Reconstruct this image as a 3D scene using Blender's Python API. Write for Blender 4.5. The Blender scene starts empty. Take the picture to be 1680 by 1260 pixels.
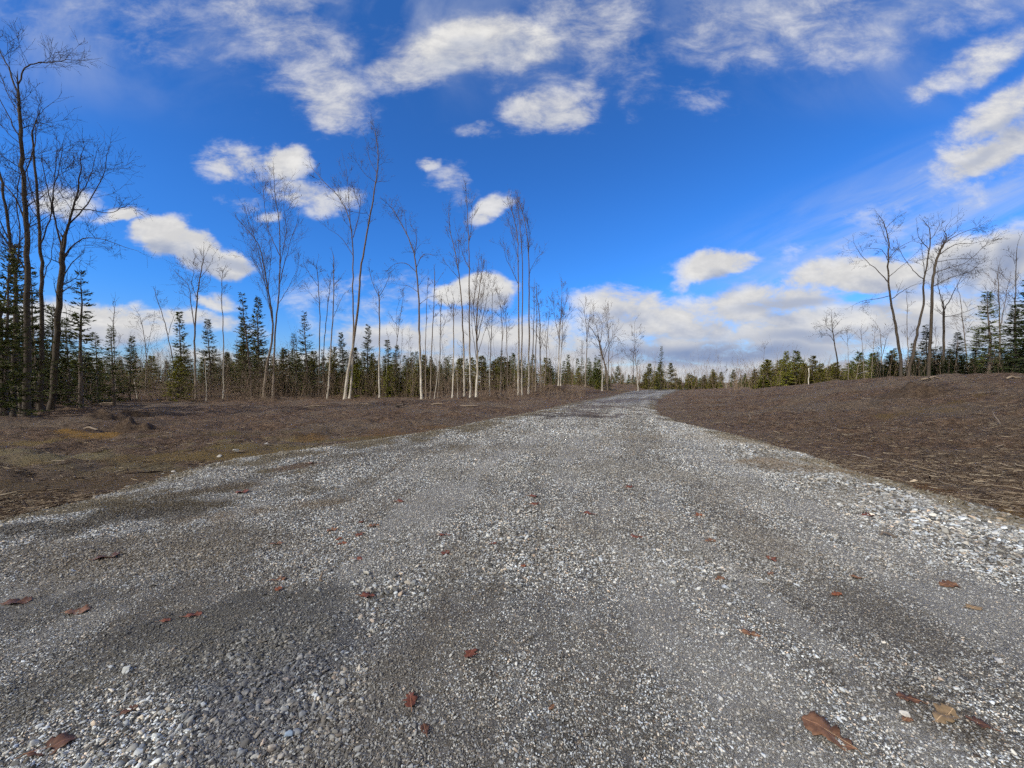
import bpy, math, random, numpy as np, time
T0=time.time()
from mathutils import Vector
R = math.radians
rnd = random.Random(11)
rng = np.random.default_rng(11)
S = bpy.context.scene
COL = S.collection
F, HOR, EYE = 640.0, 627.0, 1.6          # focal length in photo pixels, eye-level row, eye height (m)

# ------------------------------------------------------------------ helpers
def tag(o, label=None, cat=None, group=None, kind=None):
    if label: o['label'] = label
    if cat: o['category'] = cat
    if group: o['group'] = group
    if kind: o['kind'] = kind
    return o
def empty(name, loc=(0,0,0)):
    o = bpy.data.objects.new(name, None); COL.objects.link(o)
    o.empty_display_size = .3; o.location = loc; return o
def link(name, me, mat=None, parent=None):
    o = bpy.data.objects.new(name, me); COL.objects.link(o)
    if mat is not None and not me.materials: me.materials.append(mat)
    if parent: o.parent = parent
    return o
def mesh_np(name, V, Fc, smooth=False):
    """V (n,3), Fc (m,k) constant-size faces or list of such arrays"""
    if not isinstance(Fc, list): Fc = [Fc]
    Fc = [np.asarray(f, dtype=np.int32) for f in Fc if len(f)]
    me = bpy.data.meshes.new(name)
    V = np.asarray(V, dtype=np.float32)
    me.vertices.add(len(V)); me.vertices.foreach_set('co', V.ravel())
    nl = sum(f.size for f in Fc); nf = sum(len(f) for f in Fc)
    me.loops.add(nl); me.polygons.add(nf)
    me.loops.foreach_set('vertex_index', np.concatenate([f.ravel() for f in Fc]))
    tot = np.concatenate([np.full(len(f), f.shape[1], dtype=np.int32) for f in Fc])
    st = np.zeros(nf, dtype=np.int32); st[1:] = np.cumsum(tot)[:-1]
    me.polygons.foreach_set('loop_start', st)
    me.polygons.foreach_set('loop_total', tot)
    if smooth: me.polygons.foreach_set('use_smooth', np.ones(nf, dtype=bool))
    me.update(calc_edges=True)
    return me
def hash2(ix, iy, seed):
    h = (ix.astype(np.int64)*374761393 + iy.astype(np.int64)*668265263 + seed*1442695041) & 0xffffffff
    h = ((h ^ (h >> 13))*1274126177) & 0xffffffff
    h = (h ^ (h >> 16)) & 0xffffffff
    return h/4294967295.0
def vnoise(x, y, seed=0):
    x = np.asarray(x, float); y = np.asarray(y, float)
    ix = np.floor(x); iy = np.floor(y); fx = x-ix; fy = y-iy
    fx = fx*fx*(3-2*fx); fy = fy*fy*(3-2*fy)
    ix = ix.astype(np.int64); iy = iy.astype(np.int64)
    a = hash2(ix,iy,seed); b = hash2(ix+1,iy,seed); c = hash2(ix,iy+1,seed); d = hash2(ix+1,iy+1,seed)
    return (a*(1-fx)+b*fx)*(1-fy)+(c*(1-fx)+d*fx)*fy
def fbm(x, y, oct=4, seed=0):
    s = 0; a = .5; t = 0
    for i in range(oct):
        s = s + a*vnoise(np.asarray(x)*2**i, np.asarray(y)*2**i, seed+i*17); t += a; a *= .5
    return s/t
def ss(t): t = np.clip(t, 0, 1); return t*t*(3-2*t)

# ------------------------------------------------------------------ terrain
RY = np.array([-60, 0, 4.59, 5.3, 6.1, 7.16, 9.06, 12.3, 16.2, 20.9, 30, 45.5, 82, 110])
RX = np.array([5.6, 5.9, 6.03, 6.2, 6.25, 6.3, 6.75, 6.9, 6.9, 7.7, 10.9, 17.6, 35, 55])
LY = np.array([-60, 0, 4.7, 5.9, 8, 9.5, 11.6, 13.65, 16.2, 19, 23.8, 30, 38, 44.5, 68, 79, 110])
LX = np.array([-6.2, -6.3, -6.2, -5.9, -6, -5.0, -3.6, -2.45, -1.5, 0, 2.2, 4.5, 7.8, 11, 20.5, 26.5, 46])
def edges(Y): return np.interp(Y, LY, LX), np.interp(Y, RY, RX)
def h_base(X, Y):
    X = np.asarray(X, float); Y = np.asarray(Y, float)
    l, r = edges(Y)
    left = 1.05*ss((Y-33)/27)*ss((l-X)/9) + .25*ss((-X-9)/14)*ss((30-Y)/20)
    right = 1.95*ss((X-r-.6)/18)*(1-.8*ss((Y-25)/42))
    drop = -np.maximum(Y-92, 0)*.012
    drop = np.maximum(drop, -4)
    z = left+right+drop
    return z*(1-ss((np.hypot(X,Y)-160)/120)) - 1.5*ss((np.hypot(X,Y)-160)/120)
def off_road(X, Y):
    l, r = edges(Y)
    return np.maximum(l-X, X-r)            # >0 outside the gravel
def h(X, Y):
    X = np.asarray(X, float); Y = np.asarray(Y, float)
    d = off_road(X, Y)
    k = ss((d-.05)/2.6)
    z = h_base(X, Y)
    z = z + k*((fbm(X*.35, Y*.35, 3, 5)-.5)*.38 + (fbm(X*1.1, Y*1.1, 4, 9)-.5)*.42 + (fbm(X*4.5, Y*4.5, 3, 31)-.5)*.15)
    z = z - .06*ss((d+.6)/.6)*(1-ss((d-.3)/.8))                     # shallow gutter along the gravel
    z = z + (1-k)*((fbm(X*.5, Y*.12, 2, 3)-.5)*.07)                  # wheel tracks
    return z
def hz(x, y): return float(h(np.array([x]), np.array([y]))[0])
def wx(px, Y): return (px-840.0)/F*Y
def wz(py, Y): return EYE-(py-HOR)/F*Y
def gpt(px, py):
    """point of the terrain seen at a photo pixel"""
    Ya = np.geomspace(.8, 150, 1600)
    hit = h(wx(px, Ya), Ya) >= wz(py, Ya)
    Y = float(Ya[np.argmax(hit)]) if hit.any() else 150.0
    return wx(px,Y), Y

def np_patches(X, Y, plist, lo, hi, seed):
    """transmission T and added colour C of a stack of dirt patches at places on the ground"""
    wp = (fbm(X*1.7+13, Y*1.7, 6, seed)-.5)*3.4
    T = np.ones_like(X); C = np.zeros(X.shape+(3,))
    for (cx, cy, ax, ay, rot, c_, k) in plist:
        ca, sa = math.cos(rot), math.sin(rot)
        u = ((X-cx)*ca+(Y-cy)*sa)/ax; v = (-(X-cx)*sa+(Y-cy)*ca)/ay
        m = ss((hi-(np.hypot(u, v)+wp))/(hi-lo))*k
        T = T*(1-m); C = C*(1-m)[...,None]+m[...,None]*np.array(c_)
    return T, C
def set_patches(me, T, C):
    at = me.attributes.new('keep', 'FLOAT', 'POINT'); at.data.foreach_set('value', T.ravel().astype(np.float32))
    at = me.attributes.new('dirt', 'FLOAT_VECTOR', 'POINT'); at.data.foreach_set('vector', C.reshape(-1).astype(np.float32))
def patch_layer(t, c, fine, kind='GEOMETRY'):
    T = t.n('ShaderNodeAttribute', attribute_type=kind, attribute_name='keep').outputs['Fac']
    C = t.n('ShaderNodeAttribute', attribute_type=kind, attribute_name='dirt').outputs['Vector']
    r = t.n('ShaderNodeVectorMath', operation='MULTIPLY_ADD', ins={0: c, 1: T, 2: C}).outputs[0]
    return t.mix(fine, c, r)
# polar ground sheet
def polar(radii, n):
    a = np.linspace(0, 2*math.pi, n, endpoint=False)
    rr, aa = np.meshgrid(radii, a, indexing='ij')
    return rr*np.sin(aa), rr*np.cos(aa)
radii = np.concatenate([[.05,.3,.6], np.geomspace(.9, 160, 420), np.geomspace(175, 3500, 22)])
NA = 840
X, Y = polar(radii, NA)
Z = h(X, Y) - .0
# soil lies under the gravel sheet
d = off_road(X, Y)
Z = Z - .09*ss((-d+.05)/.4)
nr = len(radii)
idx = np.arange(nr*NA).reshape(nr, NA)
q = np.stack([idx[:-1], np.roll(idx[:-1], -1, 1), np.roll(idx[1:], -1, 1), idx[1:]], -1).reshape(-1, 4)
ground_me = mesh_np('ground', np.stack([X, Y, Z], -1).reshape(-1, 3), q, True)

# ------------------------------------------------------------------ node helpers
class NT:
    def __init__(s, tree): s.t = tree; s.t.nodes.clear()
    def n(s, typ, **kw):
        nd = s.t.nodes.new(typ)
        ins = kw.pop('ins', {})
        for k, v in kw.items(): setattr(nd, k, v)
        for k, v in ins.items():
            if hasattr(v, 'is_output') or isinstance(v, bpy.types.NodeSocket): s.t.links.new(v, nd.inputs[k])
            else: nd.inputs[k].default_value = v
        return nd
    def math(s, op, a, b=0.0, c=0.0, clamp=False):
        nd = s.n('ShaderNodeMath', operation=op, use_clamp=clamp)
        for i, v in enumerate((a, b, c)):
            if isinstance(v, bpy.types.NodeSocket): s.t.links.new(v, nd.inputs[i])
            else: nd.inputs[i].default_value = v
        return nd.outputs[0]
    def mr(s, v, a, b, c=0.0, d=1.0, mode='SMOOTHSTEP'):
        nd = s.n('ShaderNodeMapRange', interpolation_type=mode)
        s.t.links.new(v, nd.inputs[0])
        for i, x in enumerate((a, b, c, d)):
            nd.inputs[i+1].default_value = x
        return nd.outputs[0]
    def mix(s, f, a, b, mode='MIX'):
        nd = s.n('ShaderNodeMix', data_type='RGBA', blend_type=mode)
        for k, v in ((0, f), (6, a), (7, b)):
            if isinstance(v, bpy.types.NodeSocket): s.t.links.new(v, nd.inputs[k])
            elif k == 0: nd.inputs[0].default_value = v
            else: nd.inputs[k].default_value = (*v, 1) if len(v) == 3 else v
        return nd.outputs[2]
    def noise(s, vec, scale, detail=4, rough=.55, dist=0.0):
        nd = s.n('ShaderNodeTexNoise', ins={'Vector': vec, 'Scale': scale, 'Detail': detail, 'Roughness': rough, 'Distortion': dist})
        return nd.outputs['Fac']
    def ramp(s, f, stops):
        nd = s.n('ShaderNodeValToRGB'); s.t.links.new(f, nd.inputs[0])
        e = nd.color_ramp.elements
        while len(e) < len(stops): e.new(.5)
        for el, (p, c) in zip(e, stops): el.position = p; el.color = (*c, 1)
        return nd.outputs[0]
def material(name):
    m = bpy.data.materials.new(name); m.use_nodes = True
    t = NT(m.node_tree)
    out = t.n('ShaderNodeOutputMaterial')
    b = t.n('ShaderNodeBsdfPrincipled')
    b.inputs['Roughness'].default_value = .9
    b.inputs['Specular IOR Level'].default_value = .25
    t.t.links.new(b.outputs[0], out.inputs[0])
    return m, t, b
def lk(t, a, b): t.t.links.new(a, b)

def patch(t, pos, cx, cy, ax, ay, rot, warp, lo=.55, hi=1.15):
    """soft-edged patch of dirt centred on a place on the ground, 1 inside"""
    mp = t.n('ShaderNodeMapping', vector_type='TEXTURE', ins={'Vector': pos})
    mp.inputs['Location'].default_value = (cx, cy, 0); mp.inputs['Rotation'].default_value = (0, 0, rot)
    mp.inputs['Scale'].default_value = (ax, ay, 1)
    l = t.n('ShaderNodeVectorMath', operation='LENGTH', ins={0: mp.outputs[0]}).outputs['Value']
    l = t.math('ADD', l, t.math('MULTIPLY', t.math('SUBTRACT', warp, .5), 2.6))
    return t.mr(l, lo, hi, 1, 0)

# ------------------------------------------------------------------ materials
def flat_pos(t):
    geo = t.n('ShaderNodeNewGeometry')
    sp = t.n('ShaderNodeSeparateXYZ', ins={0: geo.outputs['Position']})
    cb = t.n('ShaderNodeCombineXYZ', ins={0: sp.outputs[0], 1: sp.outputs[1]})
    return cb.outputs[0], geo.outputs['Position']

def soil_layers(t, P):
    n1 = t.noise(P, .8, 6, .65); n2 = t.noise(P, 4.5, 8, .68); n3 = t.noise(P, 38, 5, .75)
    st = t.n('ShaderNodeMapping', ins={'Vector': P}); st.inputs['Rotation'].default_value = (0,0,.35); st.inputs['Scale'].default_value = (1, 3.2, 1)
    n4 = t.noise(st.outputs[0], 14, 6, .75)
    base = t.ramp(n2, [(.36, (.035,.020,.012)), (.46, (.12,.072,.046)), (.54, (.22,.145,.095)), (.66, (.37,.265,.18))])
    base = t.mix(t.mr(n4, .45, .7), base, (.38,.28,.19))
    base = t.mix(t.mr(n4, .46, .3), base, (.028,.017,.011))
    base = t.mix(t.mr(n3, .6, .75, 0, .45), base, (.46,.36,.25))
    base = t.mix(t.mr(n3, .45, .33, 0, .8), base, (.024,.017,.014))
    base = t.mix(t.math('MULTIPLY', t.mr(n1, .5, .66), .6), base, (.20,.155,.11))
    base = t.mix(t.math('MULTIPLY', t.mr(n1, .47, .34), .6), base, (.05,.033,.024))
    hgt = t.math('ADD', t.math('MULTIPLY', n2, .6), t.math('ADD', t.math('MULTIPLY', n3, .3), t.math('MULTIPLY', n4, .6)))
    return base, hgt
mat_soil, t, b = material('soil')
P, P3 = flat_pos(t)
base, hgt = soil_layers(t, P)
base = t.mix(1.0, base, (.80,.77,.76), 'MULTIPLY')
base = t.mix(t.mr(t.noise(P, .25, 5, .6), .46, .6, 0, .5), base, (.20,.16,.12))
warp = t.noise(P, 1.3, 5, .6)
# moss, dead grass and pale sand seen on the left clearing and in the gutters
MOSS = [
        (25,728,1.5,.8,.2,(.17,.12,.045),.8), (90,752,2.2,.55,.15,(.19,.16,.09),.75), (168,712,1.1,.6,.1,(.23,.13,.03),.8),
        (200,770,1.6,.5,.3,(.15,.12,.06),.65), (345,713,1.6,.8,.1,(.12,.09,.035),.6), (540,722,3.2,.55,.35,(.20,.16,.07),.8),
        (470,735,2.2,.5,.4,(.17,.13,.05),.7), (640,712,2.4,.5,.5,(.15,.085,.035),.7), (330,745,2.6,.5,.25,(.13,.085,.03),.6),
        (1508,676,2.0,.5,.2,(.13,.085,.03),.7), (1600,835,1.6,.35,-.5,(.15,.09,.03),.85), (1500,800,1.2,.3,-.4,(.14,.075,.03),.8),
        (1660,850,1.5,.4,-.6,(.16,.095,.03),.85), (250,690,2.0,.8,0,(.11,.085,.06),.5), (1010,641,5,4,.2,(.19,.14,.07),.5),(700,700,2.5,.35,.7,(.15,.09,.04),.8),(600,720,2.2,.35,.5,(.13,.09,.035),.8),(450,745,2.0,.35,.45,(.16,.11,.04),.8),(150,790,2.6,.5,.35,(.12,.08,.04),.7),(40,800,1.8,.4,.3,(.10,.07,.035),.7)]
MC = []; MP_ = []
for (px, py, ax, ay, rot, col, k) in MOSS:
    cx, cy = gpt(px, py); MC.append((cx, cy, ax, ay, rot)); col = tuple(min(.5, v*1.25) for v in col); k = min(1, k*1.2)
    MP_.append((cx, cy, ax, ay, rot, col, k))
set_patches(ground_me, *np_patches(X.reshape(-1), Y.reshape(-1), MP_, .4, 1.25, 701))
base = patch_layer(t, base, 1.0)
fine = t.noise(P, 22, 4, .7)
base = t.mix(t.mr(fine, .48, .36, 0, .5), base, (.05,.035,.022))
# wet dark foot of the right bank, following the gravel's edge, is real soil of another colour
lk(t, base, b.inputs['Base Color'])
bp = t.n('ShaderNodeBump', ins={'Height': hgt, 'Strength': 1.0, 'Distance': .2})
lk(t, bp.outputs[0], b.inputs['Normal'])
link('ground', ground_me, mat_soil); tag(bpy.data.objects['ground'], 'bare dark brown soil strewn with shredded bark on both sides of the gravel', None, None, 'structure')

# gravel
def gravel_color(t, P, sc, seed=0.0):
    vo = t.n('ShaderNodeTexVoronoi', ins={'Vector': P, 'Scale': sc, 'Randomness': 1.0})
    vd = t.n('ShaderNodeTexVoronoi', feature='DISTANCE_TO_EDGE', ins={'Vector': P, 'Scale': sc, 'Randomness': 1.0})
    sp = t.n('ShaderNodeSeparateColor', ins={0: vo.outputs['Color']})
    c = t.ramp(sp.outputs[0], [(0, (.085,.080,.070)), (.2, (.22,.205,.185)), (.5, (.43,.405,.365)), (.8, (.66,.63,.57)), (1, (.88,.85,.78))])
    tint = t.ramp(sp.outputs[1], [(0, (.80,.92,1.12)), (.3, (.96,.99,1.03)), (.65, (1.05,1.0,.92)), (.9, (1.16,.98,.76)), (1, (1.2,.86,.62))])
    c = t.mix(.75, c, tint, 'MULTIPLY')
    gap = t.mr(vd.outputs['Distance'], -.02, .11)
    c = t.mix(gap, (.05,.044,.036), c)
    hh = t.math('MULTIPLY', gap, t.math('ADD', t.math('MULTIPLY', sp.outputs[2], .7), .3))
    return c, hh
DP = [(950,680,2.2,1.6,.5,(.075,.055,.055),.9),(985,668,3.2,1.8,.6,(.08,.058,.056),.9),(1010,658,5,1.4,.8,(.085,.062,.06),.85),(925,683,1.4,.8,.3,(.04,.03,.03),.9),
      (1070,655,3,1.6,.9,(.075,.056,.052),.8),(1050,645,6,2,.9,(.10,.078,.07),.8),
      (270,835,1.3,.36,.55,(.075,.055,.025),1.0),(330,812,1.0,.28,.6,(.08,.06,.03),.95),(390,800,.8,.2,.6,(.10,.07,.04),.7),(455,800,.9,.22,.5,(.12,.09,.05),.6),
      (560,750,.9,.2,.7,(.08,.062,.035),.7),(505,765,.5,.2,.6,(.10,.055,.03),.8),(735,737,.8,.35,.6,(.11,.085,.05),.7),(425,842,.7,.18,.5,(.19,.14,.085),.7),
      (1250,758,1.3,.3,-.25,(.19,.14,.09),.7),(1330,770,.8,.2,-.2,(.14,.10,.06),.6),(60,870,1.3,.3,.4,(.075,.066,.055),.7),(150,895,1.6,.2,.4,(.16,.14,.11),.6),
      (1210,830,1.3,.5,-.9,(.27,.25,.225),.75),(1270,880,1.0,.35,-1.0,(.30,.275,.245),.75),(1190,790,1.5,.5,-.6,(.25,.235,.21),.6),(960,770,1.8,.6,.1,(.22,.21,.19),.5),
      (1410,1015,.4,.12,-.8,(.10,.092,.085),.5),(1560,1060,.5,.15,-.7,(.10,.092,.085),.45),(1500,1165,.35,.13,-.6,(.06,.045,.03),.9),(1610,1205,.3,.12,-.6,(.055,.042,.03),.85),
      (1260,1190,.2,.12,0,(.07,.055,.035),.8),(980,1230,.5,.18,0,(.08,.07,.055),.7),(330,1020,.8,.25,.5,(.075,.073,.07),.75),(440,1110,.35,.5,.1,(.06,.063,.075),.75),
      (60,1010,.9,.3,.5,(.085,.078,.068),.7),(720,980,.4,.15,.2,(.09,.08,.06),.4),(760,1010,.16,.08,.2,(.05,.035,.03),.7),(1130,900,.5,.12,-.3,(.10,.095,.085),.5)]
DP += [(420,1090,.5,.4,.3,(.09,.095,.11),.7),(560,1240,.7,.3,.2,(.12,.12,.125),.7),(1500,1090,.7,.15,-.7,(.13,.12,.11),.5),(1350,980,.5,.12,-.7,(.15,.135,.12),.4),(100,1120,1.0,.35,.5,(.13,.125,.11),.7),
      (30,930,1.4,.35,.4,(.15,.13,.105),.7),(240,930,1.6,.25,.45,(.17,.145,.11),.6),(860,1060,.5,.3,.2,(.15,.135,.11),.55),(1090,1010,.5,.3,.1,(.15,.135,.12),.5),(700,1130,.3,.25,0,(.14,.125,.1),.5),
      (560,830,1.2,.3,.4,(.20,.17,.13),.5),(880,900,.9,.3,.1,(.2,.18,.15),.45),(1100,860,1.2,.35,-.2,(.22,.20,.17),.5),(1130,720,3,.7,-.3,(.24,.21,.17),.5),(850,740,3,.6,.3,(.24,.22,.19),.5)]
DPW = [(wx(px, EYE*F/(py-HOR)), EYE*F/(py-HOR), ax*1.0, ay*1.1, rot, c_, k*(.45 if py > 820 and px > 450 else 1.0)) for (px, py, ax, ay, rot, c_, k) in DP]
def dirt(t, P, col, kind='GEOMETRY'):
    return patch_layer(t, col, t.mr(t.noise(P, 40, 4, .75), .25, .55), kind)
def tone_layers(t, c, kind):
    a1 = t.n('ShaderNodeAttribute', attribute_type=kind, attribute_name='tone').outputs['Fac']
    a2 = t.n('ShaderNodeAttribute', attribute_type=kind, attribute_name='soil').outputs['Fac']
    c = t.mix(t.mr(a1, .45, .15, 0, .5), c, (.115,.102,.086))
    c = t.mix(t.mr(a1, .52, .85, 0, .5), c, (.37,.365,.35))
    c = t.mix(t.mr(a2, 0, 1, 0, .82, 'LINEAR'), c, (.135,.105,.055))
    return c
mat_gravel, t, b = material('gravel')
P, P3 = flat_pos(t)
dm = t.n('ShaderNodeTexNoise', ins={'Vector': P, 'Scale': 30.0, 'Detail': 2.0})
P2 = t.n('ShaderNodeVectorMath', operation='MULTIPLY_ADD', ins={0: dm.outputs['Color'], 1: (.018,.018,0), 2: P}).outputs[0]
cA, hA = gravel_color(t, P2, 38)
cB, hB = gravel_color(t, P2, 85)
cC, hC = gravel_color(t, P2, 210)
zone = t.noise(P, .8, 4, .6)
z2 = t.noise(P, 7, 4, .65)
f1 = t.mr(t.math('ADD', zone, t.math('MULTIPLY', z2, .5)), .72, .84)
f2 = t.mr(t.math('ADD', t.noise(P, 1.7, 3, .6), t.math('MULTIPLY', z2, .6)), .66, .92)
col = t.mix(f2, cC, cB); col = t.mix(f1, col, cA)
hg = t.math('ADD', t.math('MULTIPLY', hA, f1), t.math('ADD', t.math('MULTIPLY', hB, .55), t.math('MULTIPLY', hC, .25)))
# broad tone changes: compacted fines in the wheel tracks, dirt ground into the stones
brd = t.noise(P, .45, 5, .6)
col = t.mix(1.0, col, (.55,.575,.61), 'MULTIPLY')
col = t.mix(t.mr(brd, .56, .38, 0, .45), col, (.15,.135,.115))
sand = t.math('MULTIPLY', t.mr(t.noise(P, .9, 5, .65), .50, .68), t.mr(t.noise(P, 60, 3, .7), .3, .6))
col = t.mix(t.math('MULTIPLY', sand, .55), col, (.33,.31,.28))
spk = t.noise(P, 150, 3, .8)
col = t.mix(t.mr(spk, .57, .68, 0, .9), col, (.78,.77,.74))
col = t.mix(t.mr(spk, .44, .32, 0, .85), col, (.03,.028,.026))
col = tone_layers(t, col, 'GEOMETRY')
col = dirt(t, P, col)
lk(t, col, b.inputs['Base Color'])
bp = t.n('ShaderNodeBump', ins={'Height': hg, 'Strength': 1.0, 'Distance': .012})
lk(t, bp.outputs[0], b.inputs['Normal'])
b.inputs['Roughness'].default_value = .8

# gravel sheet: rows along Y, irregular margins
ys = np.concatenate([np.arange(-8, .8, .25), np.geomspace(.8, 104, 620)])
us = np.linspace(-1, 1, 261)
Yg, U = np.meshgrid(ys, us, indexing='ij')
l, r = edges(Yg)
wob = lambda s: (fbm(Yg*1.1, Yg*0+s, 4, s)-.5)*1.1 + (fbm(Yg*6, Yg*0+s, 3, s+3)-.5)*.35
l = l-.15+wob(40); r = r+.15+wob(60)
U2 = np.sign(U)*np.abs(U)**.85
Xg = (l+r)/2+U2*(r-l)/2
Zg = h(Xg, Yg)
edge = ss((1-np.abs(U))/.05)
Zg = Zg + .01*edge + (fbm(Xg*12, Yg*12, 3, 77)-.5)*.022*edge - .075*(1-edge) + (fbm(Xg*1.3, Yg*1.3, 3, 71)-.5)*.05*edge
nr_, nc_ = Xg.shape
idx = np.arange(nr_*nc_).reshape(nr_, nc_)
q = np.stack([idx[:-1,:-1], idx[:-1,1:], idx[1:,1:], idx[1:,:-1]], -1).reshape(-1, 4)
road = link('gravel_road', mesh_np('gravel_road', np.stack([Xg,Yg,Zg],-1).reshape(-1,3), q, True), mat_gravel)
tag(road, 'wide grey crushed-stone road running away and bending right to the crest', None, None, 'structure')
def road_tone(X, Y):
    l, r = edges(Y); ac = X-(l+r)/2
    t1 = fbm(ac*1.5+50, Y*.10, 4, 301); t2 = fbm(ac*5+9, Y*.35, 3, 305); t3 = fbm(X*1.2, Y*1.2, 4, 309)
    ruts = .16*(np.exp(-((ac-1.5)/.42)**2)+np.exp(-((ac+1.0)/.42)**2)+.8*np.exp(-((ac+2.9)/.35)**2)+.7*np.exp(-((ac-3.1)/.35)**2))
    return np.clip(.5+(t1-.5)*1.5+(t2-.5)*.5+(t3-.5)*.8+ruts-.08, 0, 1)
def road_soil(X, Y):
    d = -off_road(X, Y)
    l, r = edges(Y); w_ = np.where(X < (l+r)/2, 1.0, 0.0)*ss((Y-3)/3)*ss((60-Y)/30)
    return ss((.8+.7*w_-d+(fbm(X*1.6, Y*1.6, 4, 320)-.5)*(2.6+1.6*w_))/.9)
tn = road_tone(Xg, Yg); sl = road_soil(Xg, Yg)
for nm_, v_ in (('tone', tn), ('soil', sl)):
    at = road.data.attributes.new(nm_, 'FLOAT', 'POINT'); at.data.foreach_set('value', v_.ravel().astype(np.float32))
set_patches(road.data, *np_patches(Xg, Yg, DPW, .35, 1.35, 702))
def hroad(X, Y):
    return h(X, Y)+.01+(fbm(X*12, Y*12, 3, 77)-.5)*.022+(fbm(X*1.3, Y*1.3, 3, 71)-.5)*.05

# ------------------------------------------------------------------ loose stones (uncountable): one object, instanced by geometry nodes
mat_stone, t, b = material('crushed_stone')
oi = t.n('ShaderNodeObjectInfo')
geo = t.n('ShaderNodeTexCoord')
c = t.ramp(oi.outputs['Random'], [(0,(.045,.045,.044)),(.22,(.12,.121,.119)),(.45,(.265,.27,.268)),(.68,(.475,.485,.48)),(.86,(.68,.70,.70)),(1,(.86,.88,.87))])
r2 = t.math('FRACT', t.math('MULTIPLY', oi.outputs['Random'], 57.31))
tint = t.ramp(r2, [(0,(.88,.97,1.10)),(.4,(.97,1.0,1.02)),(.7,(1.03,1,.94)),(.92,(1.15,.98,.78)),(1,(1.2,.85,.6))])
c = t.mix(.8, c, tint, 'MULTIPLY')
ns = t.noise(geo.outputs['Object'], 2.2, 5, .65)
c = t.mix(t.mr(ns, .5, .75, 0, .5), c, (.10,.09,.08))
Pf, _ = flat_pos(t)
brd = t.noise(Pf, .45, 5, .6); c = t.mix(t.mr(brd, .56, .38, 0, .4), c, (.15,.135,.115))
c = t.mix(.8, c, tone_layers(t, c, 'INSTANCER'))
cd_ = dirt(t, Pf, c, 'INSTANCER'); c = t.mix(.92, c, cd_)
lk(t, c, b.inputs['Base Color']); b.inputs['Roughness'].default_value = .75
def stone_mesh(seed, nm):
    rg = np.random.default_rng(seed)
    import bmesh
    bm = bmesh.new(); bmesh.ops.create_icosphere(bm, subdivisions=2, radius=.5)
    V = np.array([v.co[:] for v in bm.verts]); Fa = np.array([[v.index for v in f.verts] for f in bm.faces]); bm.free()
    # chop with random planes -> angular crushed stone
    for k in range(11):
        n = rg.normal(size=3); n /= np.linalg.norm(n); dd = rg.uniform(.17, .36)
        s = V@n; m = s > dd; V[m] -= np.outer(s[m]-dd, n)
    V *= np.array([1.25, rg.uniform(.7,1.05), rg.uniform(.4,.65)])
    return mesh_np(nm, V, Fa, False)
stone_col = bpy.data.collections.new('stone_shapes')
for i in range(7):
    me = stone_mesh(100+i, 'stone_shape'); me.materials.append(mat_stone)
    o = bpy.data.objects.new('stone_shape', me); stone_col.objects.link(o)
def coarse(X, Y):
    """0..1 coarse-stone share at a place on the road"""
    l, r = edges(Y)
    a = ss((X-(r-2.4-.8*(fbm(Y*.6, X*0, 2, 8)-.5)))/1.6)*ss((13-Y)/3)*1.0           # bank of clean stone on the right
    a = np.maximum(a, .8*np.exp(-(((X-6.4)/1.3)**2+((Y-10.5)/2.6)**2)))
    b1 = np.exp(-(((X+1.35)/.75)**2+((Y-1.95)/.75)**2))                              # pocket low on the left
    b2 = .8*np.exp(-(((X+.95)/.35)**2+((Y-2.7)/.5)**2))
    b3 = .4*np.exp(-(((X-.1)/.35)**2+((Y-4.2)/.9)**2))
    b4 = .35*np.exp(-(((X-1.5)/.6)**2+((Y-2.7)/.9)**2))
    c1 = .75*ss((l+1.1-X)/1.0)*ss((14-Y)/4)*(.4+.6*ss((Y-6)/2))                        # left margin
    m = np.maximum.reduce([a, b1, b2, b3, b4, c1])
    return np.clip(m*(.35+1.3*fbm(X*2, Y*2, 3, 90)), 0, 1)
pts, scl = [], []
def scatter(n, y0, y1, smin, smax, pw, extra=.0, pad=.8, keep_base=.12):
    u = rng.random(n); Yp = y0*(y1/y0)**u if y0 > 0 else rng.uniform(y0, y1, n)
    l, r = edges(Yp)
    lim = Yp*1.42+1.0
    lo = np.maximum(l-pad, -lim); hi = np.minimum(r+pad, lim)
    Xp = lo+(hi-lo)*rng.random(n)
    cz = coarse(Xp, Yp)
    # thin out beyond the margins
    dd = off_road(Xp, Yp)
    p = keep_base+(1-keep_base)*cz
    p = p*(ss((Yp-y0)/(.22*y0)) if y0 > 2 else 1)*ss((y1-Yp)/(.22*y1))
    p = p*np.where(dd > 0, np.exp(-dd/.22), 1)*(1-.75*road_soil(Xp, Yp)*(1-cz))*(1-.45*ss((road_tone(Xp, Yp)-.6)/.2)*(1-cz))
    k = rng.random(n) < p
    Xp, Yp, cz = Xp[k], Yp[k], cz[k]
    s = smin+(smax-smin)*rng.random(len(Xp))**pw*(.45+.55*cz)
    pts.append(np.stack([Xp, Yp, hroad(Xp, Yp)+s*.08-.06*ss((off_road(Xp,Yp)-.0)/.3)], -1)); scl.append(s)
scatter(230000, 1.15, 4.0, .009, .027, 1.6, keep_base=.85)
scatter(230000, 2.9, 7.8, .017, .045, 1.5, keep_base=.75)
scatter(110000, 5.9, 14, .028, .06, 1.4, keep_base=.7)
scatter(60000, 10.5, 30, .05, .10, 1.3, keep_base=.7)
scatter(60000, 1.15, 4.2, .012, .055, 2.6, keep_base=.03)
scatter(85000, 2.8, 9.0, .016, .034, 1.6, keep_base=.2)
scatter(95000, 2.8, 10.0, .025, .10, 1.9, keep_base=.010)
scatter(65000, 5.8, 18., .025, .07, 1.8, keep_base=.2)
scatter(16000, 14., 60., .04, .10, 1.8, keep_base=.2)
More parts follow.
